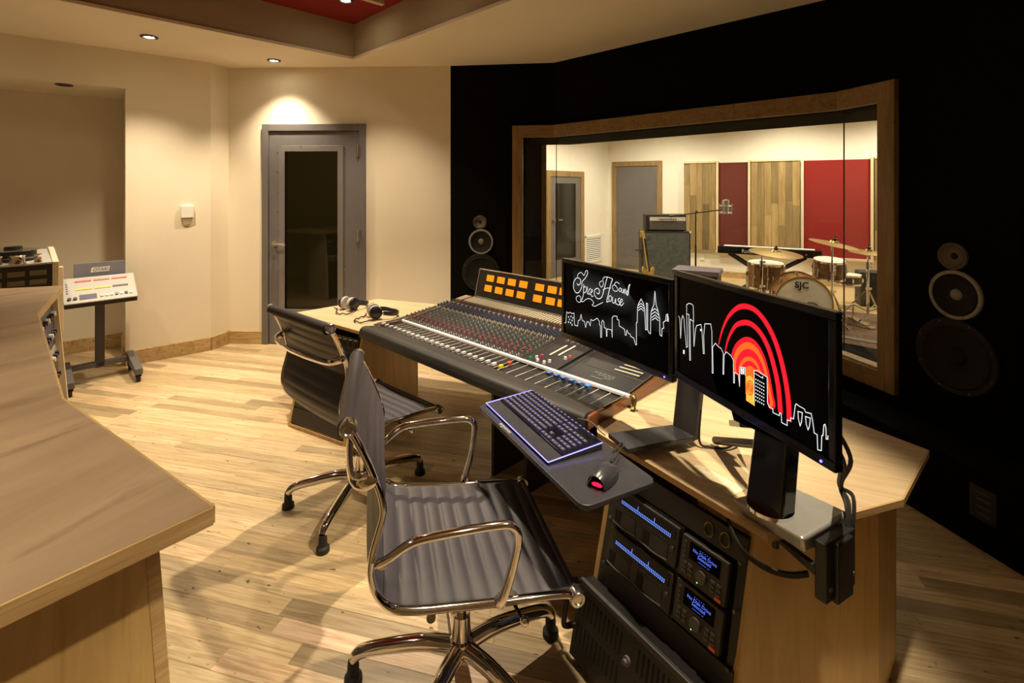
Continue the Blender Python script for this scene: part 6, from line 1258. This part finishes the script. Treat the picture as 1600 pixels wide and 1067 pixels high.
def stand(px, Y, ztop, label, name='cymbal_stand'):
    p = atY(px, 400, Y); t = thing(name, (p.x, p.y, 0), label, 'drum stand', 'chrome stands of the drum kit')
    mb = MB(); mb.tube([(p.x, p.y, 0.06), (p.x, p.y, 0.62)], 0.014, 8); mb.tube([(p.x, p.y, 0.6), (p.x, p.y, ztop)], 0.010, 8); mb.build('tube', 'chrome', t, smooth=True)
    for z in (0.35, 0.6, 0.64): mb = MB(); mb.cyl((p.x, p.y, z), (0, 0, 1), 0.022, 0.035, 10); mb.box((p.x+0.03, p.y, z+0.018), (0.03, 0.008, 0.025)); mb.build('clamp', 'chrome', t, smooth=True)
    for k in range(3): w = 2*PI*k/3+0.5; d = Vector((math.cos(w), math.sin(w), 0)); mb = MB(); q = Vector((p.x, p.y, 0)); lg = [q+d*0.012+Vector((0, 0, 0.36)), q+d*0.27+Vector((0, 0, 0.02))]; mb.tube(lg, 0.009, 6); mb.tube([q+Vector((0, 0, 0.1)), q+d*0.16+Vector((0, 0, 0.17))], 0.006, 6); mb.sphere(lg[1], 0.019, 8); mb.build('leg', 'chrome', t, smooth=True)
    return p
def cymbal(px, py, Y, r, tilt, label):
    c = atY(px, py, Y); t = thing('cymbal', c, label, 'cymbal', 'cymbals of the drum kit'); ax = Vector(tilt).normalized()
    mb = MB(); mb.lathe([(r, -0.012), (r*0.6, 0.0), (r*0.2, 0.008), (r*0.16, 0.028), (0.012, 0.034), (0.012, 0.031), (r*0.2, 0.005), (r*0.6, -0.003), (r, -0.014)], c, ax, 40, True); mb.build('plate', 'cymbal', t, smooth=True)
    mb = MB(); mb.lathe([(0.018, 0.03), (0.022, 0.036), (0.022, 0.055), (0.010, 0.06), (0.008, 0.08), (0.0, 0.08)], c, ax, 14); mb.build('felt_nut', 'gear_dark', t, smooth=True)
    return c
cymbal(1212, 394, 5.9, 0.29, (0.05, -0.1, 1), 'wide cymbal at the left of the drum kit, before the keyboard'); stand(1190, 5.95, 0.78, 'chrome stand beside the floor tom under the left cymbal')
cymbal(1303, 380, 5.6, 0.25, (0.16, -0.12, 1), 'tilted cymbal above the rack tom'); stand(1300, 5.62, 0.92, 'chrome stand under the tilted cymbal beside the bass drum')
cymbal(1357, 393, 5.75, 0.20, (0.03, -0.08, 1), 'hi-hat cymbals at the right edge of the window'); hp = stand(1356, 5.8, 0.83, 'chrome hi-hat stand with pedal at the right of the drum kit', 'hihat_stand')
pd = thing('bass_pedal', (hp.x-0.28, hp.y-0.28, 0), 'chrome drum pedal on the rug beside the bass drum', 'pedal')
mb = MB(frame((hp.x-0.28, hp.y-0.28, 0), 0.4)); mb.hexa([(-0.05, -0.14, 0.012), (0.05, -0.14, 0.012), (0.05, 0.14, 0.012), (-0.05, 0.14, 0.012)], [(-0.045, -0.14, 0.02), (0.045, -0.14, 0.02), (0.045, 0.14, 0.10), (-0.045, 0.14, 0.10)]); mb.build('footboard', 'chrome', pd)
mb = MB(frame((hp.x-0.28, hp.y-0.28, 0), 0.4)); mb.tube([(-0.07, 0.13, 0.012), (-0.07, 0.13, 0.22), (0.07, 0.13, 0.22), (0.07, 0.13, 0.012)], 0.009, 6); mb.build('post', 'chrome', pd)
# rug, small amp behind the hi-hat, lights
rg = [V2(2.6, 4.6), V2(4.2, 3.8), V2(5.3, 5.6), V2(3.5, 6.6)]; mb = MB(); mb.prism(rg, -0.001, 0.003); o = mb.build('rug', 'rug', None); tag(o, 'dark brown patterned rug under the drum kit', 'rug')
ap_ = atY(1368, 430, 6.4); am = thing('small_amplifier', (ap_.x, ap_.y, 0), 'small black amplifier on the floor beyond the hi-hat', 'amplifier'); mAm = frame((ap_.x+0.1, ap_.y, 0), math.radians(-20))
mb = MB(mAm); mb.bx(-0.25, 0.25, 0, 0.25, 0.0, 0.45); mb.build('shell', 'tolex', am, bevel=0.01)
mb = MB(mAm); mb.bx(-0.23, 0.23, -0.005, 0.003, 0.03, 0.32); mb.build('grille', 'gear_dark', am)
for k in range(6): mb = MB(mAm); mb.cyl((-0.18+k*0.07, -0.001, 0.38), (0, -1, 0), 0.012, 0.014, 10); mb.build('knob', 'gear_key', am)
for i, (x, y) in enumerate(LIVE_LIGHTS): downlight(x, y, LH, ['live room ceiling downlight above the speaker cabinet', 'live room ceiling downlight before the wide wood panel', 'live room ceiling downlight before the wide red panel', 'live room ceiling downlight near the glazed door', 'added live room fill downlight above the drum kit, left of its neighbour', 'added live room fill downlight above the hi-hat'][i])
